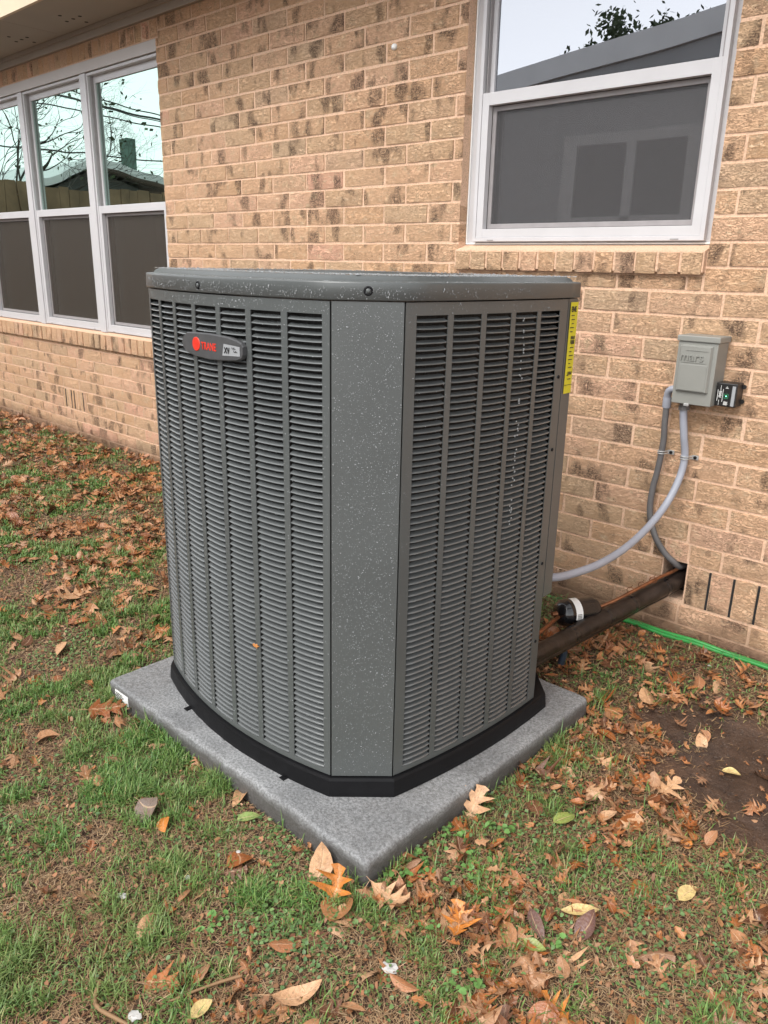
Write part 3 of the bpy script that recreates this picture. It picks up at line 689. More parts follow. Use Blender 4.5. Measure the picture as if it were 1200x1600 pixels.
for i, (p, f, a, b, z, _) in enumerate(slats):
    vv, ff = slat_geo(f, a+.0002, b-.0002, z, i)
    if i in bigs: mb = MB(); mb.add(vv, ff, True); mb.build('louver_slat', M['slat'], p)
    else: restm.add(vv, ff, True)
restm.build('louver_slats', M['slat'], unit, kind='stuff')
# corner post and back edge strips
pa, pb = frontP[-1], rightP[0]
fC, LC = path([pa, pb]); 
def fCs(s): 
    t = s/LC; x = pa[0]+(pb[0]-pa[0])*t; y = pa[1]+(pb[1]-pa[1])*t; d = Vector((pb[0]-pa[0], pb[1]-pa[1])).normalized(); return x, y, d.y, -d.x
mb = MB(); plate(mb, fCs, .0022, LC-.0022, ZB+.002, ZT-.003, 1, .002, .0008); post = mb.build('corner_post', M['metal'], unit)
mb = MB()
def seg(p, q, z0, z1, o=0.):
    d = Vector((q[0]-p[0], q[1]-p[1])).normalized(); n = Vector((d.y, -d.x)); mb.add([(p[0]+n.x*o, p[1]+n.y*o, z0), (q[0]+n.x*o, q[1]+n.y*o, z0), (q[0]+n.x*o, q[1]+n.y*o, z1), (p[0]+n.x*o, p[1]+n.y*o, z1),
        (p[0]-n.x*.002, p[1]-n.y*.002, z0), (q[0]-n.x*.002, q[1]-n.y*.002, z0), (q[0]-n.x*.002, q[1]-n.y*.002, z1), (p[0]-n.x*.002, p[1]-n.y*.002, z1)], [(0, 1, 2, 3), (4, 7, 6, 5), (0, 3, 7, 4), (1, 5, 6, 2), (3, 2, 6, 7), (0, 4, 5, 1)])
seg((-1.0585, -.870), (-1.061, -.822), .448, ZT-.003); seg((-1.0615, -.8215), (-1.17, -.712), .448, ZT-.003); seg((-1.171, -.7118), (-1.6, -.70), .448, ZT-.003)
mb.build('service_panel', M['metal'], unit)
mb = MB(); seg((-1.602, -.70), (-1.97, -.712), ZB+.002, ZT-.003); seg((-1.971, -.713), (-2.062, -.80), ZB+.002, ZT-.003); seg((-2.0622, -.801), (-2.078, -1.1), ZB+.002, ZT-.003); seg((-2.078, -1.101), (-2.072, -1.425), ZB+.002, ZT-.003); seg((-2.0715, -1.4255), (-1.9915, -1.507), ZB+.002, ZT-.003)
mb.build('back_panel', M['metal'], unit)
# top cap
cap = MB(); rings(cap, OUT, [(-.001, ZT+.004), (.0028, ZT-.0005), (.0040, ZT+.0006), (.0040, ZT+.0325), (.0034, ZT+.0350), (.0014, ZT+.0366), (-.004, ZT+.0375), (-.016, ZT+.0385), (-.021, ZT+.0450), (-.030, ZT+.049)], True, False)
inner = inflate(OUT, -.032); n = len(inner); vv = [(x, y, ZT+.049) for x, y in inner]; RG = .33
for (x, y) in inner:
    a = math.atan2(y-UC[1], x-UC[0]); vv.append((UC[0]+RG*math.cos(a), UC[1]+RG*math.sin(a), ZT+.0495))
for (x, y) in inner:
    a = math.atan2(y-UC[1], x-UC[0]); vv.append((UC[0]+RG*.99*math.cos(a), UC[1]+RG*.99*math.sin(a), ZT+.01))
cap.add(vv, [(i, (i+1) % n, n+(i+1) % n, n+i) for i in range(n)]+[(n+i, n+(i+1) % n, 2*n+(i+1) % n, 2*n+i) for i in range(n)], False)
capo = cap.build('top_cap', M['metal'], unit)
mb = MB()
for k in range(11):
    r = RG*(1-.085*k)-.004; mb.tube([(UC[0]+r*math.cos(t), UC[1]+r*math.sin(t), ZT+.0488+.001*(1-(r/RG)**2)) for t in np.linspace(0, 2*math.pi, 49)], .0018, 5, False)
for k in range(12):
    t = k*math.pi/6; mb.tube([(UC[0]+.03*math.cos(t), UC[1]+.03*math.sin(t), ZT+.0490), (UC[0]+RG*math.cos(t), UC[1]+RG*math.sin(t), ZT+.0480)], .002, 5)
mb.build('fan_guard', M['metal'], capo)
mb = MB(); mb.lathe((UC[0], UC[1], ZT-.009), (UC[0], UC[1], ZT+.02), [(0, .07), (.8, .07), (1, .05)], 20)
for k in range(3):
    t0 = k*2.094
    for j in range(1): 
        P4 = [(UC[0]+r*math.cos(t0+w_), UC[1]+r*math.sin(t0+w_), ZT-.003+dz) for (r, w_, dz) in ((.06, -.3, 0), (.30, -.42, -.004), (.31, .40, .022), (.06, .4, .015))]
        mb.add(P4+[(a, b, c-.002) for a, b, c in P4], [(0, 1, 2, 3), (7, 6, 5, 4), (0, 4, 5, 1), (1, 5, 6, 2), (2, 6, 7, 3), (3, 7, 4, 0)])
mb.build('fan', M['black'], unit)
# screws in the cap skirt and down the service edge
def screw(parent, p, n, r=.008, recess=True):
    p, n = Vector(p), Vector(n).normalized(); mb = MB()
    if recess: mb.lathe(p-n*.001, p+n*.0012, [(0, r*1.25), (.3, r*1.25), (1, r*1.05), (1., r*.8), (.2, r*.7)], 16)
    s = mb.build('screw_dimple', M['blackmetal'], parent) if recess else None
    mb = MB(); mb.lathe(p-n*.001, p+n*.0025, [(0, r*.62), (.6, r*.62), (.9, r*.45), (1, r*.2)], 12); mb.build('screw', M['blackmetal'] if not recess else M['metal'], parent)
x, y, a, b = fF(.372); screw(capo, (x+a*.0045, y+b*.0045, 1.297-.008), (a, b, 0)); 
x, y, a, b = fCs(LC*.5); screw(capo, (x+a*.0045, y+b*.0045, 1.292), (a, b, 0)); screw(capo, (-1.0565, -.905, 1.290), (1, 0, 0))
for z in (1.276-.012, 1.076, .883, .558, .318): 
    if z < 1.2: screw(unit, (-1.0565, -.8935, z), (1, 0, 0), .0075, False)
# badge
bdg = MB(); x0b, y0b, a0, b0 = fF(.40)
def badge_pt(px, z, o): 
    s = np.interp(px, [p[0] for p in frontP], np.linspace(0, LF, 60)); x, y, a, b = fF(s); return (x+a*o, y+b*o, z)
prof_t = [(-1.700, 1.150, 1.152), (-1.693, 1.137, 1.168), (-1.675, 1.128, 1.178), (-1.63, 1.1225, 1.1805), (-1.57, 1.121, 1.182), (-1.50, 1.1245, 1.179), (-1.47, 1.128, 1.174), (-1.455, 1.133, 1.169), (-1.449, 1.142, 1.161)]
vv = []; ff = []
for (px, z0, z1) in prof_t:
    m_ = .0025
    vv += [badge_pt(px, z0, .001), badge_pt(px, z0, .010), badge_pt(px, z0+m_ if z1-z0 > .006 else (z0+z1)/2, .0135), badge_pt(px, z1-m_ if z1-z0 > .006 else (z0+z1)/2, .0135), badge_pt(px, z1, .010), badge_pt(px, z1, .001)]
for i in range(len(prof_t)-1):
    for j in range(5): ff.append((i*6+j, (i+1)*6+j, (i+1)*6+j+1, i*6+j+1))
ff += [(0, 1, 2, 3, 4, 5), tuple(range(len(vv)-6, len(vv)))[::-1]]
bdg.add(vv, ff); badge = bdg.build('badge', plain('badge_plastic', (.065, .066, .068), .4, .1, 40), unit)
xd = Vector(badge_pt(-1.50, 0, 0))-Vector(badge_pt(-1.62, 0, 0)); 
def bo(px, z, e=.0140): return badge_pt(px, z, e)
mb = MB(); c_ = Vector(bo(-1.6275, 1.1535, .0128)); nn_ = xd.normalized().cross(Vector((0, 0, 1))); mb.lathe(c_, c_+nn_*.0022, [(0, .0165), (.7, .0165), (1, .0155)], 28); mb.build('red_disc', M['red'], badge)
text_obj('lettering', 'TRANE', M['red'], badge, Vector(bo(-1.6050, 1.1435, .0142)), xd, (0, 0, 1), .0245, .0012, bold=.018, stretch=.80)
mb = MB(); pq = [Vector(bo(-1.520, 1.136, .0137)), Vector(bo(-1.458, 1.139, .0137)), Vector(bo(-1.458, 1.160, .0137)), Vector(bo(-1.514, 1.163, .0137))]; mb.add(pq+[q+nn_*.0008 for q in pq], [(0, 1, 2, 3), (4, 5, 6, 7), (0, 1, 5, 4), (1, 2, 6, 5), (2, 3, 7, 6), (3, 0, 4, 7)]); mb.build('model_plate', M['greyplate'], badge)
text_obj('lettering', 'XV', M['ink'], badge, Vector(bo(-1.512, 1.1425, .0150)), xd, (0, 0, 1), .0195, .0008, bold=.02, stretch=.8)
mb = MB()
for (dx, dz) in ((0, .006), (.0065, .006), (.006, -.001), (.0125, -.001)):
    q = Vector(bo(-1.484+dx, 1.148+dz, .0147)); mb.box(q.x, q.x+.006, q.y-.0007, q.y, q.z, q.z+.0012); mb.box(q.x, q.x+.001, q.y-.0007, q.y, q.z, q.z+.004)
mb.build('model_print', M['ink'], badge)
# yellow sticker folded round the back edge
mb = MB(); e = .0022
mb.add([(-1.0595+e, -.861, 1.028), (-1.061+e, -.8215, 1.028), (-1.061+e, -.8215, 1.262), (-1.0590+e, -.862, 1.262), (-1.135+e, -.7465+e, 1.028), (-1.135+e, -.7465+e, 1.262)], [(0, 1, 2, 3), (1, 4, 5, 2)]); st = mb.build('energy_sticker', M['yellow'], unit)
text_obj('lettering', 'ENE', M['ink'], st, (-1.0582+e-.0002, -.8575, 1.2385), (-.03, 1, 0), (0, 0, 1), .0185, .0005, bold=.03, stretch=.80)
mb = MB(); rr = random.Random(3)
for k in range(17):
    z = 1.228-k*.0102; 
    if k in (5, 6, 14): 
        for q in range(3): mb.box(-1.0585+e-.0006, -1.0583+e, -.848+q*.007, -.8445+q*.007, z-.008, z)
    else: 
        a = -.857+rr.uniform(0, .012); mb.box(-1.0585+e-.0006, -1.0583+e, a, a+rr.uniform(.008, .02), z, z+.0022)
mb.box(-1.0585+e-.0006, -1.0583+e, -.860, -.823, 1.050, 1.0512)
mb.build('sticker_print', M['ink'], st)
# rain drops
DV = []; DF = []; dn = 0
def drop(p, n, r, el=1.0):
    global dn
    n = Vector(n).normalized(); a = n.cross(Vector((0, 0, 1)))
    if a.length < .2: a = Vector((1, 0, 0))
    a.normalize(); b = n.cross(a); p = Vector(p); v = []
    for k in range(6): t = k*math.pi/3; v.append(p+(a*math.cos(t)+b*math.sin(t)*el)*r)
    for k in range(6): t = k*math.pi/3; v.append(p+(a*math.cos(t)+b*math.sin(t)*el)*r*.62+n*r*.5)
    v.append(p+n*r*.68); DV.extend([tuple(q) for q in v])
    for k in range(6):
        k2 = (k+1) % 6; DF.append((dn+k, dn+k2, dn+6+k2)); DF.append((dn+k, dn+6+k2, dn+6+k)); DF.append((dn+6+k, dn+6+k2, dn+12))
    dn += 13
rr = random.Random(5)
def rad(): return max(.0005, min(.0024, rr.lognormvariate(-7.0, .36)))
for k in range(3900):
    x, y, a, b = fCs(rr.uniform(.004, LC-.004)); z = ZB+.01+(ZT-ZB-.02)*rr.random()**.85; o = .001; drop((x+a*o, y+b*o, z), (a, b, 0), rad()*.78, rr.choice([1, 1, 1.3]))
for k in range(1100):
    s = rr.uniform(0, LF+LC+LR*.8)
    x, y, a, b = fF(s) if s < LF else (fCs(s-LF) if s < LF+LC else fR(s-LF-LC)); o = .0045
    if s > LF+LC and rr.random() < .6: continue
    drop((x+a*o, y+b*o, ZT+rr.uniform(.002, .026)), (a, b, 0), rad()*.80, rr.choice([1, 1.3, 2.2]))
for (f, cols, Ls, cnt) in ((fF, colsF, LF, 900), (fR, colsR, LR, 260)):
    edges = [(cols[i][1], cols[i+1][0]) for i in range(len(cols)-1)]+[(.003, cols[0][0]), (cols[-1][1], Ls-.003)]
    for k in range(cnt):
        a_, b_ = rr.choice(edges); x, y, a, b = f(rr.uniform(a_+.001, b_-.001)); drop((x, y, rr.uniform(ZB+.01, ZT-.01)), (a, b, 0), rad()*.8)
    for k in range(cnt//3): x, y, a, b = f(rr.uniform(.005, Ls-.005)); drop((x, y, rr.uniform(ZS1+.002, ZT-.006)), (a, b, 0), rad())
    for k in range(cnt*2):                                   # beads hanging on slat edges
        c = rr.choice(cols); x, y, a, b = f(rr.uniform(*c)); kk = int(74*rr.random()**1.3) if f is fF else rr.randrange(74); drop((x+a*.0014, y+b*.0014, ZS0+kk*PITCH+.0006), (a, b, -.3), rad()*.62)
for k in range(45): x, y, a, b = fR(colsR[3][0]+.03+rr.uniform(-.004, .008)); drop((x+a*.002, y+b*.002, ZS1-.01-rr.random()*.52), (a, b, 0), .0028, 1)
for k in range(7500):
    t = rr.uniform(0, 2*math.pi); x = rr.uniform(-2.06, -1.07); y = rr.uniform(-1.60, -.74)
    if math.hypot(x-UC[0], y-UC[1]) < .333: continue
    if y < cf[0]*x*x+cf[1]*x+cf[2]+.035 or x > -1.10 or (x+y) > -1.10-.81 and y > -1.3 and False: continue
    if (x-y) > .30: continue
    drop((x, y, ZT+.0492), (0, 0, 1), rad()*2.2)
for k in range(800):
    s = rr.uniform(0, LF+LC+LR); x, y, a, b = fF(s) if s < LF else (fCs(s-LF) if s < LF+LC else fR(s-LF-LC)); o = rr.uniform(-.012, .003); drop((x+a*o, y+b*o, ZT+.0368-.06*max(0, o)), (a*.2, b*.2, 1), rad()*1.3)
fastmesh('water_drops', np.array(DV), [np.array(DF)], M['water'], kind='stuff', parent=unit, smooth=True)

# ------------------------------------------------------------------ electrical things on the wall
BX0, BX1, BY, BZ0, BZ1 = -1.089, -.957, -.090, .918, 1.143
box = empty('disconnect_box', ((BX0+BX1)/2, 0, BZ0), 'grey metal disconnect box with raised cover, fixed to the bricks below the single window', 'electrical box')
mb = MB(); mb.bbox(BX0, BX1, BY, -.001, BZ0, BZ1-.020, .0025); mb.build('body', M['box'], box)
mb = MB(); mb.bbox(BX0-.004, BX1+.006, BY-.006, -.001, BZ1-.0195, BZ1, .003); mb.build('cap', M['box'], box)
mb = MB()
def raised(mb, x0, x1, z0, z1, y, d, m):
    mb.add([(x0, y, z0), (x1, y, z0), (x1, y, z1), (x0, y, z1), (x0+m, y-d, z0+m*.4), (x1-m, y-d, z0+m*.4), (x1-m, y-d, z1-m), (x0+m, y-d, z1-m)], [(4, 5, 6, 7), (0, 1, 5, 4), (1, 2, 6, 5), (2, 3, 7, 6), (3, 0, 4, 7)])
raised(mb, BX0+.010, BX1-.013, BZ0+.044, BZ1-.030, BY-.0005, .010, .005); cv = mb.build('cover', M['box'], box)
mb = MB(); raised(mb, BX0+.020, BX1-.023, BZ0+.048, BZ1-.092, BY-.0112, .0008, .001); mb.build('cover_recess', M['box'], cv)
text_obj('lettering', 'mars', M['box'], cv, (BX0+.016, BY-.0120, BZ1-.080), (1, 0, 0), (0, 0, 1), .040, .0044, bold=.0, stretch=1.0)
mb = MB(); mb.box(BX0+.034, BX1-.026, BY-.0122, BY-.0104, BZ1-.0475, BZ1-.0452); mb.box(BX0+.022, BX1-.030, BY-.0122, BY-.0104, BZ1-.0862, BZ1-.084); mb.build('lettering_bar', M['box'], cv)
mb = MB(); mb.bbox(BX0+.045, BX0+.062, BY-.004, BY+.004, BZ0-.006, BZ0+.003, .0015); mb.build('hasp', M['zinc'], box)
sg = empty('surge_protector', (-.92, 0, .92), 'small black device with white print and green light beside the disconnect box', 'surge protector')
mb = MB(); mb.bbox(-.9560, -.889, -.058, -.001, .921, .998, .003); sb = mb.build('case', M['black'], sg)
mb = MB()
for z in (.937, .985): mb.lathe((-.886, -.010, z), (-.886, -.004, z), [(0, .0075), (1, .0075)], 12); mb.box(-.8935, -.884, -.009, -.005, z-.004, z+.004)
mb.build('mounting_tab', M['black'], sg)
mb = MB(); mb.box(-.904, -.8935, -.0592, -.0585, .925, .990); mb.build('side_label', M['greyplate'], sg)
mb = MB(); Yf = -.0592
for (x, z0, z1, w_) in ((-.9495, .938, .975, .0014), (-.943, .924, .942, .001), (-.941, .965, .990, .001), (-.9330, .936, .978, .0012)): mb.box(x, x+w_, Yf, Yf+.0007, z0, z1)
rr = random.Random(9)
for k in range(9): z = .950+k*.0024; mb.box(-.9455+rr.random()*.002, -.9355-rr.random()*.003, Yf, Yf+.0007, z, z+.0012)
for k in range(4): mb.box(-.927, -.915+rr.uniform(-.003, .002), Yf, Yf+.0007, .927+k*.003, .9285+k*.003)
for (a, b, c, d) in ((-.926, -.9165, .981, .9822), (-.924, -.9185, .984, .9852), (-.9222, -.9205, .987, .9882)): mb.box(a, b, Yf, Yf+.0007, c, d)
mb.build('print', M['white'], sb)
mb = MB()
for (a, b, c, d) in ((-.928, -.914, .948, .9488), (-.928, -.914, .9622, .963), (-.928, -.9272, .948, .963), (-.9148, -.914, .948, .963)): mb.box(a, b, Yf, Yf+.0007, c, d)
mb.build('led_frame', plain('green_print', (.05, .3, .15), .5), sb)
mb = MB(); mb.lathe((-.921, Yf+.001, .9555), (-.921, Yf-.001, .9555), [(0, .0022), (1, .0018)], 10); mb.build('led', M['led'], sb)
mb = MB(); mb.bbox(-.958, -.9555, -.04, -.02, .94, .97, .0008); mb.build('nipple', M['zinc'], sg)
# light conduit (whip) from the box to the unit
cA = empty('electrical_conduit', (-1.058, -.05, .90), 'smooth light grey conduit curving from under the box to the unit', 'conduit')
ptsA = spline([(-1.058, -.050, .912), (-1.057, -.050, .88), (-1.048, -.04, .80), (-1.040, -.028, .724), (-1.043, -.045, .646), (-1.055, -.10, .562), (-1.068, -.20, .497), (-1.072, -.35, .459), (-1.076, -.52, .447), (-1.085, -.68, .456), (-1.093, -.77, .470), (-1.118, -.80, .475)], 8)
mb = MB(); mb.tube(ptsA, .0125, 16); mb.build('tube', M['pvc'], cA)
mb = MB(); mb.lathe((-1.058, -.050, .9175), (-1.057, -.050, .892), [(0, .017), (.5, .017), (.52, .0195), (1, .0195)], 8, False); mb.build('connector', M['pvcdark'], cA)
def clamp(parent, x, y, z, r):
    mb = MB(); 
    for dz in (-.004, .004): mb.tube([(x-r-.003, -.001, z+dz), (x-r-.001, y-r*.3, z+dz), (x-r*.7, y-r*.75-.002, z+dz), (x, y-r-.0025, z+dz), (x+r*.7, y-r*.75-.002, z+dz), (x+r+.001, y-r*.3, z+dz), (x+r+.004, -.003, z+dz), (x+r+.02, -.003, z+dz)], .0022, 6)
    mb.bbox(x+r+.004, x+r+.026, -.005, -.0015, z-.008, z+.008, .001); c = mb.build('clamp', M['zinc'], parent)
    mb = MB(); mb.lathe((x+r+.015, -.004, z), (x+r+.015, -.010, z), [(0, .006), (.7, .006), (1, .003)], 8, False); mb.build('screw', M['blackmetal'], c)
clamp(cA, -1.040, -.028, .724, .0125)
cB = empty('control_conduit', (-1.12, -.03, .93), 'thin dark grey ribbed conduit running down into the wall hole', 'conduit')
mb = MB(); mb.tube(spline([(-1.095, -.05, .957), (-1.108, -.05, .956), (-1.120, -.046, .945), (-1.1245, -.040, .925), (-1.1245, -.038, .905)], 5), .0125, 12); mb.build('elbow', M['pvc'], cB)
mb = MB(); mb.lathe((-1.1245, -.038, .925), (-1.1245, -.037, .888), [(0, .0150), (.85, .0150), (1, .013)], 14); mb.build('coupling', M['pvc'], cB)
pB = spline([(-1.1245, -.037, .890), (-1.124, -.034, .83), (-1.123, -.028, .767), (-1.130, -.026, .672), (-1.139, -.03, .587), (-1.136, -.034, .503), (-1.108, -.034, .423), (-1.070, -.026, .366), (-1.036, -.008, .330), (-1.022, .03, .305), (-1.02, .12, .30)], 26)
mb = MB(); mb.tube(pB, [.0108+(.0009 if i % 2 and i > 90 else 0) for i in range(len(pB))], 12); mb.build('tube', M['pvcdark'], cB)
clamp(cB, -1.126, -.026, .728, .011)
# refrigerant lines
rp = empty('refrigerant_pipe', (-1.033, 0, .25), 'thick black wrapped pipe running from the wall hole to the unit', 'pipe')
pp = spline([(-1.030, .15, .255), (-1.033, 0, .247), (-1.075, -.15, .218), (-1.103, -.30, .198), (-1.130, -.42, .182), (-1.150, -.55, .170), (-1.158, -.70, .172), (-1.17, -.88, .175)], 10)
mb = MB(); mb.tube([p+Vector((random.uniform(-1, 1)*.0012, 0, random.uniform(-1, 1)*.0012)) for p in pp], [.034-.007*i/len(pp)+random.uniform(-.0008, .0008) for i in range(len(pp))], 18); mb.build('insulation', M['foam'], rp)
mb = MB(); mb.tube([p+Vector((.004, -.002, -.029)) for p in pp[8:-6]], .0135, 10); mb.build('lower_insulation', M['foam'], rp)
for k in (13, 24, 33, 47): mb = MB(); q = pp[k]; d = (pp[k+1]-pp[k-1]).normalized(); mb.lathe(q-d*.010, q+d*.010, [(0, .0345-.007*k/len(pp)), (.5, .0358-.007*k/len(pp)), (1, .0345-.007*k/len(pp))], 18); mb.build('tape_band', M['gloss_black'], rp)
mb = MB(); mb.tube(spline([(-1.03, .12, .300), (-1.028, 0, .297), (-1.048, -.10, .288), (-1.082, -.20, .262), (-1.112, -.27, .238), (-1.150, -.335, .212)], 6), .0062, 10); mb.tube(spline([(-1.218, -.462, .205), (-1.205, -.53, .212), (-1.185, -.62, .222), (-1.17, -.72, .228), (-1.17, -.86, .23)], 6), .0062, 10); mb.build('copper_line', M['copper'], rp)
mb = MB()
for k in range(3): q = Vector((-1.055-.02*k, -.12-.045*k, .285-.013*k)); mb.tube([q+Vector((.012*math.cos(t), .004*math.cos(t), .012*math.sin(t))) for t in np.linspace(0, 6.28, 9)], .0016, 5, False); mb.tube([q+Vector((0, 0, .011)), q+Vector((.008, -.006, .024))], .0012, 5)
mb.build('cable_tie', M['copper'], rp)
fd = empty('filter_drier', (-1.186, -.40, .205), 'black cylindrical filter drier with a white label strip resting on the wrapped pipe', 'filter drier')
A_, B_ = Vector((-1.226, -.482, .213)), Vector((-1.150, -.335, .211))
mb = MB(); mb.lathe(A_, B_, [(0, .014), (.02, .030), (.07, .041), (.13, .0455), (.20, .047), (.21, .0482), (.235, .0482), (.245, .047), (.80, .047), (.9, .044), (.97, .032), (1, .012)], 32); fb = mb.build('shell', M['gloss_black'], fd)
ax = (B_-A_).normalized(); a_ = ax.cross(Vector((0, 0, 1))).normalized(); b_ = a_.cross(ax)
if b_.z < 0: b_ = -b_
if a_.y > 0: a_ = -a_
mb = MB(); vv = []
for k in range(13):
    t = math.radians(-12+k*10); n_ = a_*math.cos(t)+b_*math.sin(t)
    for u in (.30, .46): vv.append(A_+(B_-A_)*u+n_*.0476)
mb.add(vv, [(2*i, 2*i+1, 2*i+3, 2*i+2) for i in range(12)]); lb = mb.build('label_strip', M['white'], fd)
mb = MB(); vv = []
for k in range(4):
    for (t0, t1) in ((-8+k*6, -5+k*6),):
        n0 = len(vv)
        for t in (t0, t1):
            n_ = a_*math.cos(math.radians(t))+b_*math.sin(math.radians(t))
            for u in (.33, .43): vv.append(A_+(B_-A_)*u+n_*.0479)
mb.add(vv, [(4*i, 4*i+1, 4*i+3, 4*i+2) for i in range(4)]); mb.build('strip_print', M['ink'], lb)
mb = MB(); mb.lathe(A_-ax*.018, A_+ax*.006, [(0, .0075), (.6, .0085), (.8, .011), (1, .013)], 12); mb.build('inlet_nut', M['copper'], fd)
mb = MB(); mb.tube([(-1.170, -.520, .150), (-1.163, -.52, .10), (-1.168, -.525, .062)], .0125, 10); tag(mb.build('drain_tube', M['bluetube']), 'short blue black tube end hanging below the wrapped pipe', 'tube')
# garden hose: two runs lying side by side at the foot of the wall
hose = empty('garden_hose', (-.8, -.06, .04), 'bright green garden hose doubled along the foot of the brick wall', 'hose')
for k, dy in enumerate((0, -.019)):
    P = []
    for x in np.arange(.6, -1.9, -.1):
        y = -.050+dy+.006*math.sin(x*7+k); z = float(gh(x, y))+.011+.003*math.sin(x*11+k*2)
        if x < -1.30: z -= .03*min(1, (-1.30-x)/.4); y += .0
        P.append((x, y, z))
    mb = MB(); mb.tube(spline(P, 4), .0074, 10); mb.build('hose_run', M['hose'], hose)

# ------------------------------------------------------------------ yard plants: grass, ground cover, straw
def frustum(x, y, z=.02, m=.22):
    P = np.stack([x, y, np.full_like(x, z)], 1); u, v, d = proj(P); return (d > .2) & (u > -1200*m) & (u < 1200*(1+m)) & (v > 380) & (v < 1600*(1+m*.6))
def sample(n):          # ground points, thinner far away
    out = []; tot = 0
    while tot < n:
        x = RNG.uniform(-8.2, .7, n); y = RNG.uniform(-2.75, -.02, n)
        d = np.hypot(x, y+2.689); ok = frustum(x, y) & (RNG.random(n) < np.clip(1.5/d, .05, 1)**1.25)
        ok &= ~((x > PX0-.004) & (x < PX1+.004) & (y > PY0-.004) & (y < PY1+.004))
        out.append(np.stack([x[ok], y[ok]], 1)); tot += ok.sum()
    return np.concatenate(out)[:n]
def litterm(x, y):      # where fallen leaves pile up
    n1 = fbm(x*1.3+2, y*1.7+7, 3); n2 = fbm(x*4, y*4, 2)
    farleft = sstep(-2.1, -3.2, x)*sstep(-1.7, -1.0, y)
    mid = sstep(-1.9, -2.4, x)*sstep(.50, .62, n1)*.7
    behind = sstep(-1.5, -1.0, x)*sstep(-1.0, -.55, y)
    right = np.maximum(sstep(-.95, -.7, x)*sstep(-1.75, -1.25, y)*.95, sstep(-1.1, -.6, x)*.38)
    return np.clip(np.maximum.reduce([farleft*.62, mid, behind*.8, right])*(.35+1.3*sstep(.38, .62, n2)), 0, 1)
def greenm(x, y):
    n1 = fbm(x*2.1+5, y*2.1+1, 4); n2 = fbm(x*7+4, y*7, 3)
    g = sstep(.40, .60, n1*.6+n2*.4)*.93+.04
    g = g*(1-mudm(x, y))*(1-.75*sstep(-.20, -.05, y))
    g = g*(1-.62*sstep(-1.05, -.7, x)*sstep(-1.75, -1.15, y))*(1-.40*sstep(-1.3, -.6, x))*(1-.5*sstep(-.95, -.5, y)*sstep(-1.6, -1.2, x))
    return g
def clovm(x, y):
    n1 = fbm(x*1.6+31, y*1.6+12, 3); return sstep(.50, .60, n1)*(1-.72*sstep(-1.15, -.85, x))
P = sample(760000); g = greenm(P[:, 0], P[:, 1]); cvm = clovm(P[:, 0], P[:, 1]); lm = litterm(P[:, 0], P[:, 1])
tuft = sstep(.46, .66, fbm(P[:, 0]*14+8, P[:, 1]*14+3, 2))
keep = RNG.random(len(P)) < g*(1-.65*cvm)*(1-.5*lm)*(.30+.7*tuft); P = P[keep]; tuft = tuft[keep]; nb = len(P)
d = np.hypot(P[:, 0], P[:, 1]+2.689); h = RNG.uniform(.010, .029, nb)*(1+.7*tuft)*(.7+.6*fbm(P[:, 0]*3, P[:, 1]*3, 2)); w = RNG.uniform(.0009, .0017, nb)*np.clip(d/1.9, 1, 2.2)
# longer uncut blades against the pad
near = np.maximum.reduce([np.exp(-np.abs(P[:, 0]-PX1)*22)*((P[:, 1] > PY0) & (P[:, 1] < PY1)), np.exp(-np.abs(P[:, 1]-PY0)*22)*((P[:, 0] > PX0) & (P[:, 0] < PX1))]); h *= 1+.8*near
th = RNG.uniform(0, 2*np.pi, nb)+2.0*fbm(P[:, 0]*5, P[:, 1]*5, 2); lean = RNG.uniform(.25, 1.25, nb)
dx, dy = np.cos(th), np.sin(th); px_, py_ = -dy, dx; z0 = gh(P[:, 0], P[:, 1])-.002
hm = np.cos(lean*.5)*h*.55; om = np.sin(lean*.5)*h*.55; ht = hm+np.cos(np.minimum(lean*1.5, 1.75))*h*.5; ot = om+np.sin(np.minimum(lean*1.5, 1.75))*h*.5
V = np.empty((nb, 5, 3))
V[:, 0] = np.stack([P[:, 0]-px_*w, P[:, 1]-py_*w, z0], 1); V[:, 1] = np.stack([P[:, 0]+px_*w, P[:, 1]+py_*w, z0], 1)
V[:, 2] = np.stack([P[:, 0]+dx*om+px_*w*.85, P[:, 1]+dy*om+py_*w*.85, z0+hm], 1); V[:, 3] = np.stack([P[:, 0]+dx*om-px_*w*.85, P[:, 1]+dy*om-py_*w*.85, z0+hm], 1)
V[:, 4] = np.stack([P[:, 0]+dx*ot, P[:, 1]+dy*ot, z0+ht], 1)
b5 = np.arange(nb)*5; 
tag(fastmesh('grass', V.reshape(-1, 3), [np.stack([b5, b5+1, b5+2, b5+3], 1), np.stack([b5+3, b5+2, b5+4], 1)], M['grass']), 'short patchy green lawn grass around the pad', 'grass', kind='stuff')
print('grass blades', nb)
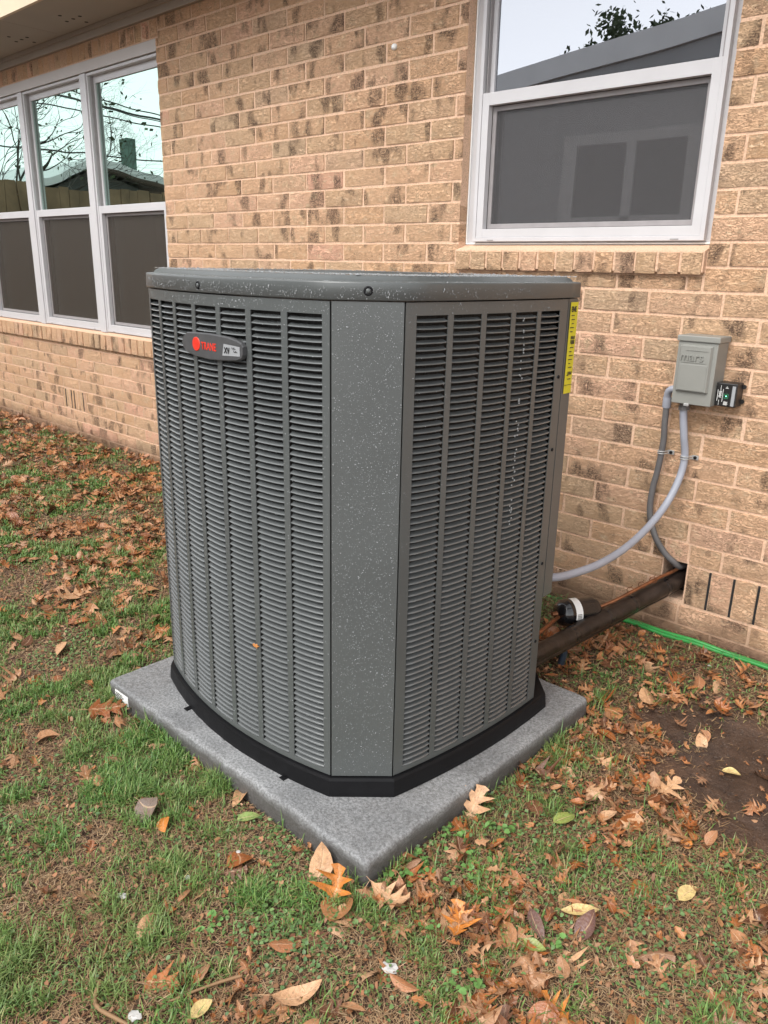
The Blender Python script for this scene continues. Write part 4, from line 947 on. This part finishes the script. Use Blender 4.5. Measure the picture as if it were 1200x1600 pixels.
# small-leaved ground cover
def cover(name, P, r, hmax, m, label, cat, notch=False):
    n = len(P); th = RNG.uniform(0, 2*np.pi, n); tl = RNG.uniform(0, .65, n); az = RNG.uniform(0, 2*np.pi, n); z = gh(P[:, 0], P[:, 1])+RNG.uniform(.002, hmax, n)
    nrm = np.stack([np.sin(tl)*np.cos(az), np.sin(tl)*np.sin(az), np.cos(tl)], 1); a = np.cross(nrm, np.stack([np.cos(th), np.sin(th), np.zeros(n)], 1)); a /= np.linalg.norm(a, axis=1)[:, None]; b = np.cross(nrm, a)
    shp = [(1.15, 0, -.18), (.62, .62, .12), (-.1, .85, .10), (-.8, .45, 0), (-.62, 0, .0), (-.8, -.45, 0), (-.1, -.85, .10), (.62, -.62, .12)]
    c = np.stack([P[:, 0], P[:, 1], z], 1); V = np.empty((n, 9, 3)); V[:, 8] = c
    for k, (p, q, e) in enumerate(shp): V[:, k] = c+a*(p*r)[:, None]+b*(q*r*.9)[:, None]+nrm*(e*r)[:, None]
    i9 = np.arange(n)*9; F = [np.stack([i9+8, i9+k, i9+(k+1) % 8], 1) for k in range(8)]
    return tag(fastmesh(name, V.reshape(-1, 3), [np.concatenate(F)], m, smooth=True), label, cat, kind='stuff')
P = sample(150000); g = clovm(P[:, 0], P[:, 1])*.8+.10*(fbm(P[:, 0]*6+3, P[:, 1]*6, 2) > .5)
g *= (1-mudm(P[:, 0], P[:, 1]))*(1-.6*litterm(P[:, 0], P[:, 1])); P = P[RNG.random(len(P)) < g]
cover('ground_cover', P, RNG.uniform(.0028, .0062, len(P)), .018, M['clover'], 'low small-leaved green weeds spreading through the lawn', 'ground cover'); print('cover', len(P))
# brighter round-leaved clover near the pad corner
Q = []
for (cx, cy, s_, n_) in ((-.955, -1.60, .018, 9), (-.925, -1.545, .022, 16), (-.945, -1.40, .016, 8), (-.90, -1.31, .012, 6), (-.835, -1.46, .020, 12), (-.85, -1.28, .014, 7), (-.79, -1.64, .020, 8), (-1.13, -1.96, .020, 8), (-.66, -1.70, .022, 8), (-.58, -1.52, .02, 7)):
    Q.append(RNG.normal(0, s_, (n_*2, 2))+np.array([cx, cy]))
Q = np.concatenate(Q); Q = Q[~((Q[:, 0] < PX1+.006) & (Q[:, 0] > PX0) & (Q[:, 1] > PY0-.006))]
cover('clover', Q, RNG.uniform(.005, .0095, len(Q)), .03, M['clover_bright'], 'bright round-leaved clover near the front corner of the pad', 'clover')
# dead straw and thatch
P = sample(230000); g = (.40+.65*(1-greenm(P[:, 0], P[:, 1])))*(1-.985*mudm(P[:, 0], P[:, 1])); P = P[RNG.random(len(P)) < g*.9]; n = len(P)
th = RNG.uniform(0, 2*np.pi, n); l = RNG.uniform(.005, .026, n); d = np.hypot(P[:, 0], P[:, 1]+2.689); w = RNG.uniform(.0004, .0011, n)*np.clip(d/1.9, 1, 2.2); dx, dy = np.cos(th), np.sin(th); tz = RNG.uniform(-.1, .45, n)*l; z0 = gh(P[:, 0], P[:, 1])+.002+RNG.uniform(0, .006, n)
V = np.empty((n, 4, 3)); V[:, 0] = np.stack([P[:, 0]-dy*w, P[:, 1]+dx*w, z0], 1); V[:, 1] = np.stack([P[:, 0]+dy*w, P[:, 1]-dx*w, z0], 1); V[:, 2] = np.stack([P[:, 0]+dx*l+dy*w*.5, P[:, 1]+dy*l-dx*w*.5, z0+tz], 1); V[:, 3] = np.stack([P[:, 0]+dx*l-dy*w*.5, P[:, 1]+dy*l+dx*w*.5, z0+tz], 1)
b4 = np.arange(n)*4; tag(fastmesh('straw', V.reshape(-1, 3), [np.stack([b4, b4+1, b4+2, b4+3], 1)], M['straw']), 'dead straw and bits of thatch over the bare soil', 'straw', kind='stuff')
# soil crumbs and grit
P = sample(52000); P = P[RNG.random(len(P)) < (1-.8*greenm(P[:, 0], P[:, 1]))*(1-.2*mudm(P[:, 0], P[:, 1]))]; n = len(P); r = RNG.lognormal(-6.2, .45, n); c = np.stack([P[:, 0], P[:, 1], gh(P[:, 0], P[:, 1])+r*.3], 1)
O = np.array([(1, 0, 0), (0, 1, 0), (-1, 0, 0), (0, -1, 0), (0, 0, .8), (0, 0, -.8)]); V = c[:, None, :]+O[None]*r[:, None, None]*RNG.uniform(.6, 1.3, (n, 6, 1)); i6 = np.arange(n)*6
F = [np.stack([i6+a, i6+b, i6+cc], 1) for a, b, cc in ((0, 1, 4), (1, 2, 4), (2, 3, 4), (3, 0, 4), (1, 0, 5), (2, 1, 5), (3, 2, 5), (0, 3, 5))]
tag(fastmesh('soil_crumbs', V.reshape(-1, 3), [np.concatenate(F)], M['soil']), 'crumbs of brown soil and grit between the grass', 'soil', kind='stuff')

# ------------------------------------------------------------------ fallen leaves
def leaf_geo(kind, seed):
    r = random.Random(seed); st_ = []      # stations (t along, half width, forward shift of edge)
    if kind == 'oak':
        st_ = [(0, .02, 0), (.10, .05, 0), (.20, .20, .06), (.27, .065, 0), (.36, .17, .01), (.45, .40, .10), (.50, .34, .05), (.52, .08, 0), (.62, .14, 0), (.70, .32, .12), (.76, .09, 0), (.86, .12, .02), (.92, .14, .03), (1.0, .0, 0)]
        st_ = [(t, w*r.uniform(.8, 1.2), s) for t, w, s in st_]
    elif kind == 'oval':
        st_ = [(t, .24*math.sin(math.pi*min(1, t**.85))**.8*r.uniform(.95, 1.05), 0) for t in np.linspace(0, 1, 10)]
    elif kind == 'lance':
        st_ = [(t, .15*math.sin(math.pi*t)**.8*r.uniform(.95, 1.05), 0) for t in np.linspace(0, 1, 10)]
    elif kind == 'round':
        st_ = [(t, .40*math.sin(math.pi*t)**.6*r.uniform(.97, 1.03), 0) for t in np.linspace(0, 1, 10)]
    elif kind == 'maple':
        st_ = [(0, .03, 0), (.08, .18, -.02), (.18, .42, .02), (.24, .16, .0), (.36, .20, .02), (.48, .50, .14), (.52, .36, .06), (.54, .14, 0), (.66, .15, 0), (.78, .26, .08), (.80, .10, 0), (.9, .06, 0), (1, .0, 0)]
    else:
        st_ = [(0, .05, 0), (.2, .22, .05), (.35, .12, 0), (.55, .28, .08), (.7, .1, 0), (1, .02, 0)]
    cup = r.uniform(-.6, 1.6); bend = r.uniform(-.8, 2.0); twist = r.uniform(-1.1, 1.1); crv = r.uniform(-.3, .3); vs_ = []
    for i, (t, w, s) in enumerate(st_):
        for e in (-1, -.5, 0, .5, 1):
            wl_ = w*1.1*(r.uniform(.85, 1.15) if abs(e) == 1 and kind in ('oak', 'maple') else 1)
            x = t+s*abs(e); y = e*wl_; z = cup*y*y*1.6+abs(e)*w*.12+twist*y*t*.6+r.uniform(-.010, .010)
            y += crv*(t-.5)**2*2
            a = bend*(x-.4); xx = (math.sin(a)/bend+.0) if abs(bend) > .05 else x-.4; zz = ((1-math.cos(a))/bend) if abs(bend) > .05 else 0
            vs_.append((xx-z*math.sin(a), y, zz+z*math.cos(a)))
    fs = []
    for i in range(len(st_)-1):
        for j in range(4): fs.append((i*5+j, (i+1)*5+j, (i+1)*5+j+1, i*5+j+1))
    n0 = len(vs_); b = Vector(vs_[2]); tail = b+Vector((-.20, r.uniform(-.08, .08), r.uniform(0, .10)))    # stalk
    vs_ += [tuple(b+Vector((0, .008, 0))), tuple(b+Vector((0, -.008, 0))), tuple(tail+Vector((0, -.006, 0))), tuple(tail+Vector((0, .006, 0)))]
    if kind != 'scrap': fs.append((n0, n0+1, n0+2, n0+3))
    mz = min(v[2] for v in vs_); return np.array([(x, y, z-mz*.55) for x, y, z in vs_]), np.array(fs)
def leaf_te(v):
    n = (len(v)-4)//5; c = np.ones((len(v), 4), np.float32); c[:-4, 0] = np.repeat(np.linspace(0, 1, n), 5); c[:-4, 1] = np.tile(np.abs([-1, -.5, 0, .5, 1]), n); c[-4:, 1] = 0; c[-4:, 0] = 0; return c
KN = {'oak': 16, 'oval': 8, 'lance': 5, 'round': 4, 'maple': 6, 'scrap': 8}
LG = {k: [leaf_geo(k, 100*i+hash_) for i in range(n)] for (k, n), hash_ in zip(KN.items(), (1, 2, 3, 4, 5, 6))}
_lm = {}
LC_ = {k: [leaf_te(g[0]) for g in L_] for k, L_ in LG.items()}
def leaf_mesh(k, i, m):
    key = (k, i, m.name)
    if key not in _lm:
        me = bpy.data.meshes.new('fallen_leaf'); v, f = LG[k][i]; me.from_pydata(v.tolist(), [], f.tolist()); at = me.attributes.new('leaf_te', 'FLOAT_COLOR', 'POINT'); at.data.foreach_set('color', LC_[k][i].ravel()); me.polygons.foreach_set('use_smooth', [True]*len(f)); me.materials.append(m); _lm[key] = me
    return _lm[key]
# leaves with a look of their own
SPEC = [('oak', (-.759, -1.608), .095, 'leaf_orange', 2.2, 'vivid orange oak leaf lying flat on the grass right of the pad corner'),
 ('oak', (-.637, -.869), .09, 'leaf_pale', 1.3, 'pale tan oak leaf with pointed lobes at the left edge of the mud patch'),
 ('oak', (-.962, -1.290), .105, 'leaf_pale', 1.7, 'pale curled oak leaf leaning against the right side of the pad'),
 ('lance', (-.600, -1.400), .085, 'leaf_yellow', .7, 'pale yellow narrow leaf in the grass at the lower right'),
 ('lance', (-.882, -1.965), .115, 'leaf_pale', 1.1, 'large smooth peach coloured leaf near the bottom centre'),
 ('oval', (-1.351, -1.714), .06, 'leaf_green', 1.0, 'small yellow green leaf beside the front edge of the pad'),
 ('round', (-1.555, -1.875), .075, 'leaf_grey', .2, 'round grey brown leaf in the lawn in front of the pad'),
 ('oval', (-1.480, -1.870), .06, 'leaf_orange', -.6, 'small bright orange oval leaf right of the round grey leaf'),
 ('maple', (-2.93, -1.40), .13, 'leaf_pale', 1.9, 'large pale pointed leaf on dark soil left of the pad'),
 ('maple', (-2.060, -1.715), .12, 'leaf', .9, 'brown pointed leaf touching the left corner of the pad below the tag'),
 ('oak', (-.500, -1.640), .08, 'leaf_orange', 2.9, 'orange star shaped oak leaf near the bottom right'),
 ('lance', (-.640, -1.500), .085, 'leaf_purple', 2.5, 'purplish brown narrow leaf in the grass at the lower right'),
 ('oval', (-.620, -1.545), .055, 'leaf_green', 0.1, 'yellow green oval leaf below the purplish leaf'),
 ('oval', (-.775, -1.165), .07, 'leaf_green', 1.2, 'green oval leaf right of the pad among brown litter'),
 ('oval', (-.450, -1.19), .06, 'leaf_yellow', 1.3, 'yellow oval leaf below the mud patch'),
 ('round', (-.515, -1.03), .028, 'leaf_orange', 0, 'tiny round orange leaf on the mud'),
 ('oval', (-.545, -.665), .05, 'leaf_yellow', .3, 'cream coloured curled leaf on the mud patch'),
 ('lance', (-2.55, -1.62), .12, 'leaf_pale', -.5, 'long pale leaf in the lawn left of the pad'),
 ('oval', (-1.085, -1.705), .10, 'leaf_pale', 2.0, 'pinkish tan leaf propped against the pad just left of its front corner'),
 ('oak', (-1.010, -1.730), .10, 'leaf_orange', 1.9, 'orange brown leaf standing at the front corner of the pad'),
 ('oval', (-.560, -1.43), .08, 'leaf_purple', 1.2, 'dark reddish leaf standing in the grass left of the yellow leaf'),
 ('oak', (-.93, -1.66), .10, 'leaf_pale', .3, 'peach oak leaf with an open lobe just right of the front corner of the pad'),
 ('oval', (-.99, -2.10), .05, 'leaf_yellow', 1.6, 'small yellowish leaf at the bottom edge left of centre'),
 ('oval', (-1.22, -2.07), .07, 'leaf_pale', 2.0, 'tan leaf pair beside the bare soil at the lower left')]
def put_leaf(k, i, m, x, y, s, rz, label, group=None, zoff=0., rx=0., ry=0.):
    o = bpy.data.objects.new('fallen_leaf', leaf_mesh(k, i, M[m])); C.objects.link(o); o.location = (x, y, float(gh(x, y))-.001+zoff); o.scale = (s, s, s); o.rotation_euler = (rx, ry, rz)
    return tag(o, label, 'leaf', group)
flat = {'oak': [0], 'oval': [0], 'lance': [0], 'round': [0], 'maple': [0]}
for q, (k, (x, y), s, m, rz, lab) in enumerate(SPEC):
    up = 'propped' in lab or 'standing' in lab or 'leaning' in lab
    put_leaf(k, q % KN[k], m, x, y, s, rz, lab, None, .016 if not up else .02, .15, -.9 if up else random.uniform(-.15, .15))
o = bpy.data.objects.new('fallen_leaf', leaf_mesh('scrap', 2, M['leaf_orange'])); C.objects.link(o); x, y, a, b = fF(np.interp(-1.449, [p[0] for p in frontP], np.linspace(0, LF, 60))); o.location = (x+a*.004, y+b*.004, .413); o.scale = (.022,)*3; o.rotation_euler = (1.3, 0, .2); tag(o, 'tiny orange leaf scrap stuck on the front louvers low down', 'leaf')
# the litter
P = sample(42000); lm = litterm(P[:, 0], P[:, 1]); mm = mudm(P[:, 0], P[:, 1]); dcam = np.hypot(P[:, 0], P[:, 1]+2.689); edge = np.exp(-np.maximum(0, P[:, 0]-PX1)*9)*(P[:, 0] > PX1)*(P[:, 1] < PY1)*.6+np.exp(-np.maximum(0, PY0-P[:, 1])*11)*(P[:, 1] < PY0)*(P[:, 0] > PX0)*.28
clump = .35+1.5*sstep(.45, .68, fbm(P[:, 0]*5+20, P[:, 1]*5+4, 2))
P = P[RNG.random(len(P)) < np.clip((lm*1.3+.10+edge*.6)*clump, 0, 1)*(1-.93*mm)*(1-.9*sstep(-.13, -.09, P[:, 1])*(P[:, 0] > -1.6))*.36*np.clip(dcam/2, .8, 2.2)]
print('leaves', len(P))
kinds = RNG.choice(['oak', 'oval', 'lance', 'maple', 'scrap', 'round'], len(P), p=[.22, .09, .05, .07, .56, .01])
sizes = np.where(kinds == 'scrap', RNG.uniform(.012, .040, len(P)), RNG.uniform(.036, .080, len(P)))
u, v, dd = proj(np.stack([P[:, 0], P[:, 1], np.full(len(P), .02)], 1)); vis = (u > 0) & (u < 1200) & (v > 0) & (v < 1600) & ~((u > 240) & (u < 850) & (v < 1050))
app = np.where(vis, sizes/dd, 0); top_ = set(np.argsort(-app)[:270].tolist()); LV = []; LFc = []; LCc = []; ln = 0
used = set()
def zone(x, y):
    if x > -1.5 and y > -.66: return 'in litter between unit and wall', 'litter between unit and wall'
    if x > PX1 and y > -1.3: return 'in litter right of the pad', 'leaf litter right of the pad'
    if y < PY0 and x > -1.0 or x > PX1: return 'in the lower right grass', 'leaves in the lower right grass'
    if x < PX0 and y > -1.45: return 'in litter by the left wall', 'litter along the left wall'
    return 'in the left lawn', 'leaves in the left lawn'
KL = {'oak': 'lobed oak leaf', 'oval': 'oval leaf', 'lance': 'narrow leaf', 'maple': 'spiky pointed leaf', 'scrap': 'broken leaf scrap', 'round': 'rounded leaf'}; CL = [('tan', 'leaf_tan'), ('rusty brown', 'leaf_rust'), ('dark brown', 'leaf_dark'), ('pale', 'leaf_pale')]
for q in range(len(P)):
    k = kinds[q]; i = int(RNG.integers(KN[k])); s = sizes[q]; rz = RNG.uniform(0, 6.28); rx, ry = RNG.normal(0, .36, 2); zo = RNG.uniform(.0, .012)
    if RNG.random() < .18: rx += 3.14; zo += .012
    if q in top_:
        zn, gp = zone(*P[q]); cn, cm = CL[int(RNG.choice(4, p=[.34, .34, .21, .11]))]; sn = 'small ' if s < .05 and k != 'scrap' else ('large ' if s > .07 else ''); fl = 'overturned ' if abs(rx) > 2 else ('tilted ' if max(abs(rx), abs(ry)) > .4 else '')
        lab = sn+fl+cn+' '+KL[k]+' '+zn
        if lab in used: lab += ', tip '+['towards right', 'towards wall', 'towards left', 'towards camera'][int(((rz+math.pi/4+.75) % (2*math.pi))//(math.pi/2)) % 4]
        used.add(lab)
        put_leaf(k, i, cm, P[q][0], P[q][1], s, rz, lab, KL[k]+'s, '+gp, zo, rx, ry)
    else:
        Rm = np.array(Matrix.Rotation(rz, 3, 'Z') @ Matrix.Rotation(ry, 3, 'Y') @ Matrix.Rotation(rx, 3, 'X')); v_ = LG[k][i][0]*s@Rm.T; LV.append(v_+np.array([P[q][0], P[q][1], float(gh(*P[q]))+.006+zo])); LFc.append(LG[k][i][1]+ln); LCc.append(LC_[k][i]); ln += len(v_)
lo = fastmesh('leaf_litter', np.concatenate(LV), [np.concatenate(LFc)], M['leaf'], smooth=True); at = lo.data.attributes.new('leaf_te', 'FLOAT_COLOR', 'POINT'); at.data.foreach_set('color', np.concatenate(LCc).astype(np.float32).ravel())
tag(lo, 'brown and tan dry leaf litter scattered over the yard', 'leaf litter', kind='stuff')
# crushed leaf crumbs between the blades
P = sample(60000); q_ = .25+.75*litterm(P[:, 0], P[:, 1])+.35*(1-greenm(P[:, 0], P[:, 1])); P = P[RNG.random(len(P)) < np.clip(q_, 0, 1)*(1-.93*mudm(P[:, 0], P[:, 1]))*(P[:, 1] < -.08)*.36]; n = len(P)
r_ = RNG.uniform(.002, .0085, n)*np.clip(np.hypot(P[:, 0], P[:, 1]+2.689)/2.2, 1, 1.8); th = RNG.uniform(0, 6.28, n); T1 = np.stack([np.cos(th), np.sin(th), RNG.normal(0, .4, n)], 1); T2 = np.stack([-np.sin(th), np.cos(th), RNG.normal(0, .4, n)], 1); c = np.stack([P[:, 0], P[:, 1], gh(P[:, 0], P[:, 1])+RNG.uniform(.003, .016, n)], 1)
V = np.empty((n, 5, 3))
for k_ in range(5):
    a_k = k_*1.2566+RNG.uniform(-.4, .4, n); rk = r_*RNG.uniform(.55, 1.25, n); V[:, k_] = c+T1*(np.cos(a_k)*rk)[:, None]+T2*(np.sin(a_k)*rk*.7)[:, None]
b5 = np.arange(n)*5; lo = fastmesh('leaf_crumbs', V.reshape(-1, 3), [np.stack([b5, b5+1, b5+2, b5+3, b5+4], 1)], M['crumb']); print('crumbs', n)
tag(lo, 'crushed brown leaf crumbs lying between the grass blades', 'leaf crumbs', kind='stuff')
# twigs and scraps
for (pts, r, lab) in (([(-1.17, -2.20, .03), (-1.13, -2.23, .028), (-1.07, -2.215, .024), (-1.03, -2.20, .02)], .005, 'reddish brown twig along the bottom left edge'), ([(-.99, -2.00, .03), (-1.02, -2.06, .026), (-1.045, -2.13, .022)], .0035, 'straight brown stick pointing to the bottom edge left of centre'),
   ([(-1.22, -2.17, .02), (-1.26, -2.13, .02)], .0025, 'short thin twig at the lower left corner'), ([(-1.93, -1.85, .02), (-2.02, -1.84, .03)], .002, 'thin pale stalk in the lawn left of the pad')):
    P_ = [(x, y, float(gh(x, y))+z*.6) for x, y, z in pts]; mb = MB(); sp = spline(P_, 4); mb.tube(sp, [r*(1-.4*i/len(sp)) for i in range(len(sp))], 7); tag(mb.build('twig', M['copper'] if False else M['straw']), lab, 'twig')
def scrap(x, y, s, lab, seed):
    r = random.Random(seed); bm = bmesh.new(); bmesh.ops.create_icosphere(bm, subdivisions=2, radius=s)
    for v in bm.verts: v.co = Vector((v.co.x*r.uniform(.6, 1.35), v.co.y*r.uniform(.45, 1.0), v.co.z*.10*r.uniform(.4, 1.6)+.12*s*math.sin(v.co.x*160)))
    me = bpy.data.meshes.new('scrap'); bm.to_mesh(me); bm.free(); me.materials.append(M['scrap']); o = bpy.data.objects.new('white_scrap', me); C.objects.link(o); o.location = (x, y, float(gh(x, y))+.012); tag(o, lab, 'scrap')
for q, (x, y, s, lab) in enumerate(((-.795, -1.785, .017, 'crumpled white scrap in the grass below the orange leaf'), (-1.285, -1.93, .009, 'small white chip in the lawn before the pad'), (-1.27, -1.80, .006, 'tiny white chip just above the other one in the lawn'), (-1.34, -2.06, .012, 'whitish scrap in the lawn at the lower left'), (-1.06, -2.19, .014, 'white scrap beside the twig at the bottom edge'), (-.80, -.18, .007, 'tiny white pebble near the green hose'))): scrap(x, y, s, lab, q)

# ------------------------------------------------------------------ what the windows reflect: fence, neighbours, trees, lines
fence = empty('wooden_fence', (-9.2, -5, 0), 'tall cedar board fence reflected in the left windows', 'fence')
me0 = None
for k in range(86):
    y = -.2-k*.145
    if me0 is None:
        mb = MB(); mb.box(-.01, .01, -.069, .069, 0, 2.12); o = mb.build('board', M['fence']); me0 = o.data; o.parent = fence; o.location = (0, y+5, random.uniform(-.02, .02))
    else: o = bpy.data.objects.new('board', me0); C.objects.link(o); o.parent = fence; o.location = (random.uniform(-.006, .006), y+5, random.uniform(-.025, .02))
mb = MB()
for z in (.4, 1.1, 1.8): mb.box(-9.26, -9.212, -12.7, -.15, z, z+.09)
mb.build('rail', M['fence'], fence)
nh = empty('neighbour_house', (-14.5, -4.2, 0), 'dark gabled house with a chimney reflected in the left windows', 'house')
mb = MB(); yA, yl, yr = -4.13, -2.75, -5.75
mb.add([(-13.3, -2.9, 0), (-13.3, -5.7, 0), (-13.3, -5.7, 2.35), (-13.3, yA, 2.72), (-13.3, -2.9, 2.25), (-20, -2.9, 0), (-20, -5.7, 0), (-20, -5.7, 2.35), (-20, yA, 2.72), (-20, -2.9, 2.25)], [(0, 4, 3, 2, 1), (5, 6, 7, 8, 9), (0, 5, 9, 4), (1, 2, 7, 6)]); mb.build('wall', M['houseA'], nh)
mb = MB(); mb.add([(-13, -2.5, 2.16), (-13, yA, 2.80), (-13, -6.2, 2.42), (-20.5, -2.5, 2.16), (-20.5, yA, 2.80), (-20.5, -6.2, 2.42), (-13, -2.5, 2.26), (-13, yA, 2.92), (-13, -6.2, 2.54), (-20.5, -2.5, 2.26), (-20.5, yA, 2.92), (-20.5, -6.2, 2.54)],
   [(0, 3, 4, 1), (1, 4, 5, 2), (6, 7, 10, 9), (7, 8, 11, 10), (0, 1, 7, 6), (1, 2, 8, 7), (2, 5, 11, 8), (3, 0, 6, 9), (4, 3, 9, 10), (5, 4, 10, 11)]); mb.build('roof', M['gutter'], nh)
mb = MB(); mb.box(-14.2, -13.8, -5.32, -5.10, 2.4, 3.42); mb.build('chimney', M['chimney'], nh)
n2 = empty('neighbour_garage', (-5.5, -7.6, 0), 'grey gabled building with a white window reflected in the single window', 'building')
mb = MB(); mb.add([(-8.2, -7.05, 0), (-3.0, -7.05, 0), (-3.0, -7.05, 4.05), (-8.2, -7.05, 3.53), (-8.2, -13, 0), (-3.0, -13, 0), (-3.0, -13, 4.05), (-8.2, -13, 3.53)], [(1, 0, 3, 2), (0, 4, 7, 3), (5, 1, 2, 6), (4, 5, 6, 7)]); mb.build('wall', M['houseB'], n2)
mb = MB(); mb.add([(-9.0, -7.0, 3.42), (-2.7, -7.0, 4.06), (-2.7, -13.2, 4.06), (-9.0, -13.2, 3.42), (-9.0, -7.0, 3.66), (-2.7, -7.0, 4.34), (-2.7, -13.2, 4.34), (-9.0, -13.2, 3.66)], [(0, 3, 2, 1), (4, 5, 6, 7), (0, 1, 5, 4), (1, 2, 6, 5), (2, 3, 7, 6), (3, 0, 4, 7)]); mb.build('roof', M['gutter'], n2)
wn2 = MB()
for (a, b, c, d) in ((-6.05, -5.86, 1.9, 3.0), (-4.33, -4.14, 1.9, 3.0), (-5.15, -5.02, 1.9, 2.87), (-5.86, -4.33, 2.87, 3.0), (-5.86, -4.33, 1.9, 2.0)): wn2.box(a, b, -7.048, -7.0, c, d)
wf = wn2.build('window_frame', M['white'], n2); mb = MB(); mb.box(-5.87, -4.32, -7.048, -7.03, 1.9, 2.9); mb.build('pane', M['dark'], wf)
def tree(x, y, H, spread, seed, label, leaves=0, lean=(0, 0), depthmax=6):
    r = random.Random(seed); t = empty('tree', (x, y, 0), label, 'tree'); trunk = MB(); br = MB(); tips = []
    def grow(p, d, l, rad_, dep):
        pts = [p]; q = p.copy(); dd_ = d.copy(); ns = 3
        for i in range(ns): dd_ = (dd_+Vector((r.uniform(-1, 1), r.uniform(-1, 1), r.uniform(-.5, .7)))*.16).normalized(); q = q+dd_*l/ns; pts.append(q.copy())
        (trunk if dep == 0 else br).tube(pts, [rad_*(1-.35*i/ns) for i in range(ns+1)], 6 if dep < 3 else 3, False, True)
        if dep >= depthmax: tips.extend(pts[1:]); return
        nb_ = 3 if dep < 2 else r.choice([2, 3])
        for k in range(nb_):
            a = r.uniform(0, 6.28); s_ = r.uniform(.45, 1.0)*spread; e = dd_.orthogonal().normalized(); f_ = dd_.cross(e)
            nd = (dd_+(e*math.cos(a)+f_*math.sin(a))*s_).normalized(); grow(pts[-1] if k else pts[-2], nd, l*r.uniform(.66, .84), rad_*.60, dep+1)
        if dep > 2: tips.append(q)
    grow(Vector((x, y, 0)), Vector((lean[0], lean[1], 1)).normalized(), H*.26, H*.0085, 0)
    trunk.build('trunk', M['bark'], t); br.build('branches', M['bark'], t)
    if leaves:
        n = leaves; T = np.array([tips[r.randrange(len(tips))] for _ in range(n)])+RNG.normal(0, .10, (n, 3)); s_ = RNG.uniform(.02, .045, n)*(2 if n > 5000 else 1)
        A = RNG.normal(0, 1, (n, 3)); A /= np.linalg.norm(A, axis=1)[:, None]; B = np.cross(A, RNG.normal(0, 1, (n, 3))); B /= np.linalg.norm(B, axis=1)[:, None]
        V = np.empty((n, 4, 3)); V[:, 0] = T-A*s_[:, None]; V[:, 1] = T+B*s_[:, None]*.5; V[:, 2] = T+A*s_[:, None]; V[:, 3] = T-B*s_[:, None]*.5; b4 = np.arange(n)*4
        fastmesh('crown', V.reshape(-1, 3), [np.stack([b4, b4+1, b4+2, b4+3], 1)], M['farfoliage'], kind='stuff', parent=t)
    return t
tree(-11.7, -1.35, 5.2, .8, 4, 'spreading half-bare tree reflected in the left and middle windows of the row', 450, (.05, -.12), 8)
tree(-11.0, -1.1, 5.2, .9, 8, 'dense bare tree farthest left in the window reflections', 350, (0, -.1), 8)
tree(-19, -7.5, 3.6, .8, 12, 'low bare tree behind the reflected chimney', 300, (0, 0), 5)
tree(-8.9, -14.2, 8.2, .7, 21, 'leafy tree behind the reflected garage in the single window', 9000, (.05, 0), 6)
for q, (p0, p1, sag, r_, lab) in enumerate((((-20, 2.0, 6.2), (-20, -24, 5.1), .7, .016, 'highest thin power line across the right pane reflection'), ((-20, 2.0, 5.9), (-20, -24, 4.9), .6, .013, 'second power line, thin, below the highest'), ((-20.3, 2.0, 5.75), (-20.3, -24, 5.0), .45, .026, 'thickest black power line in the reflection'), ((-20.2, 2.0, 5.2), (-20.2, -24, 5.0), .35, .016, 'fourth line crossing mid sky in the reflection'), ((-20, 2.0, 3.75), (-20, -24, 4.2), .1, .018, 'lowest line just over the reflected roof'))):
    mb = MB(); P_ = [Vector(p0).lerp(Vector(p1), t)-Vector((0, 0, sag*4*t*(1-t))) for t in np.linspace(0, 1, 24)]; mb.tube(P_, r_, 5); tag(mb.build('power_line', M['black']), lab, 'power line', 'overhead lines')
for (x, y, lab) in ((-20.1, 2.0, 'wooden utility pole at the near end of the overhead lines'), (-20.1, -24, 'wooden utility pole at the far end of the overhead lines')):
    mb = MB(); mb.tube([(x, y, -.1), (x, y, 7)], [.14, .10], 10); tag(mb.build('utility_pole', M['bark']), lab, 'pole')
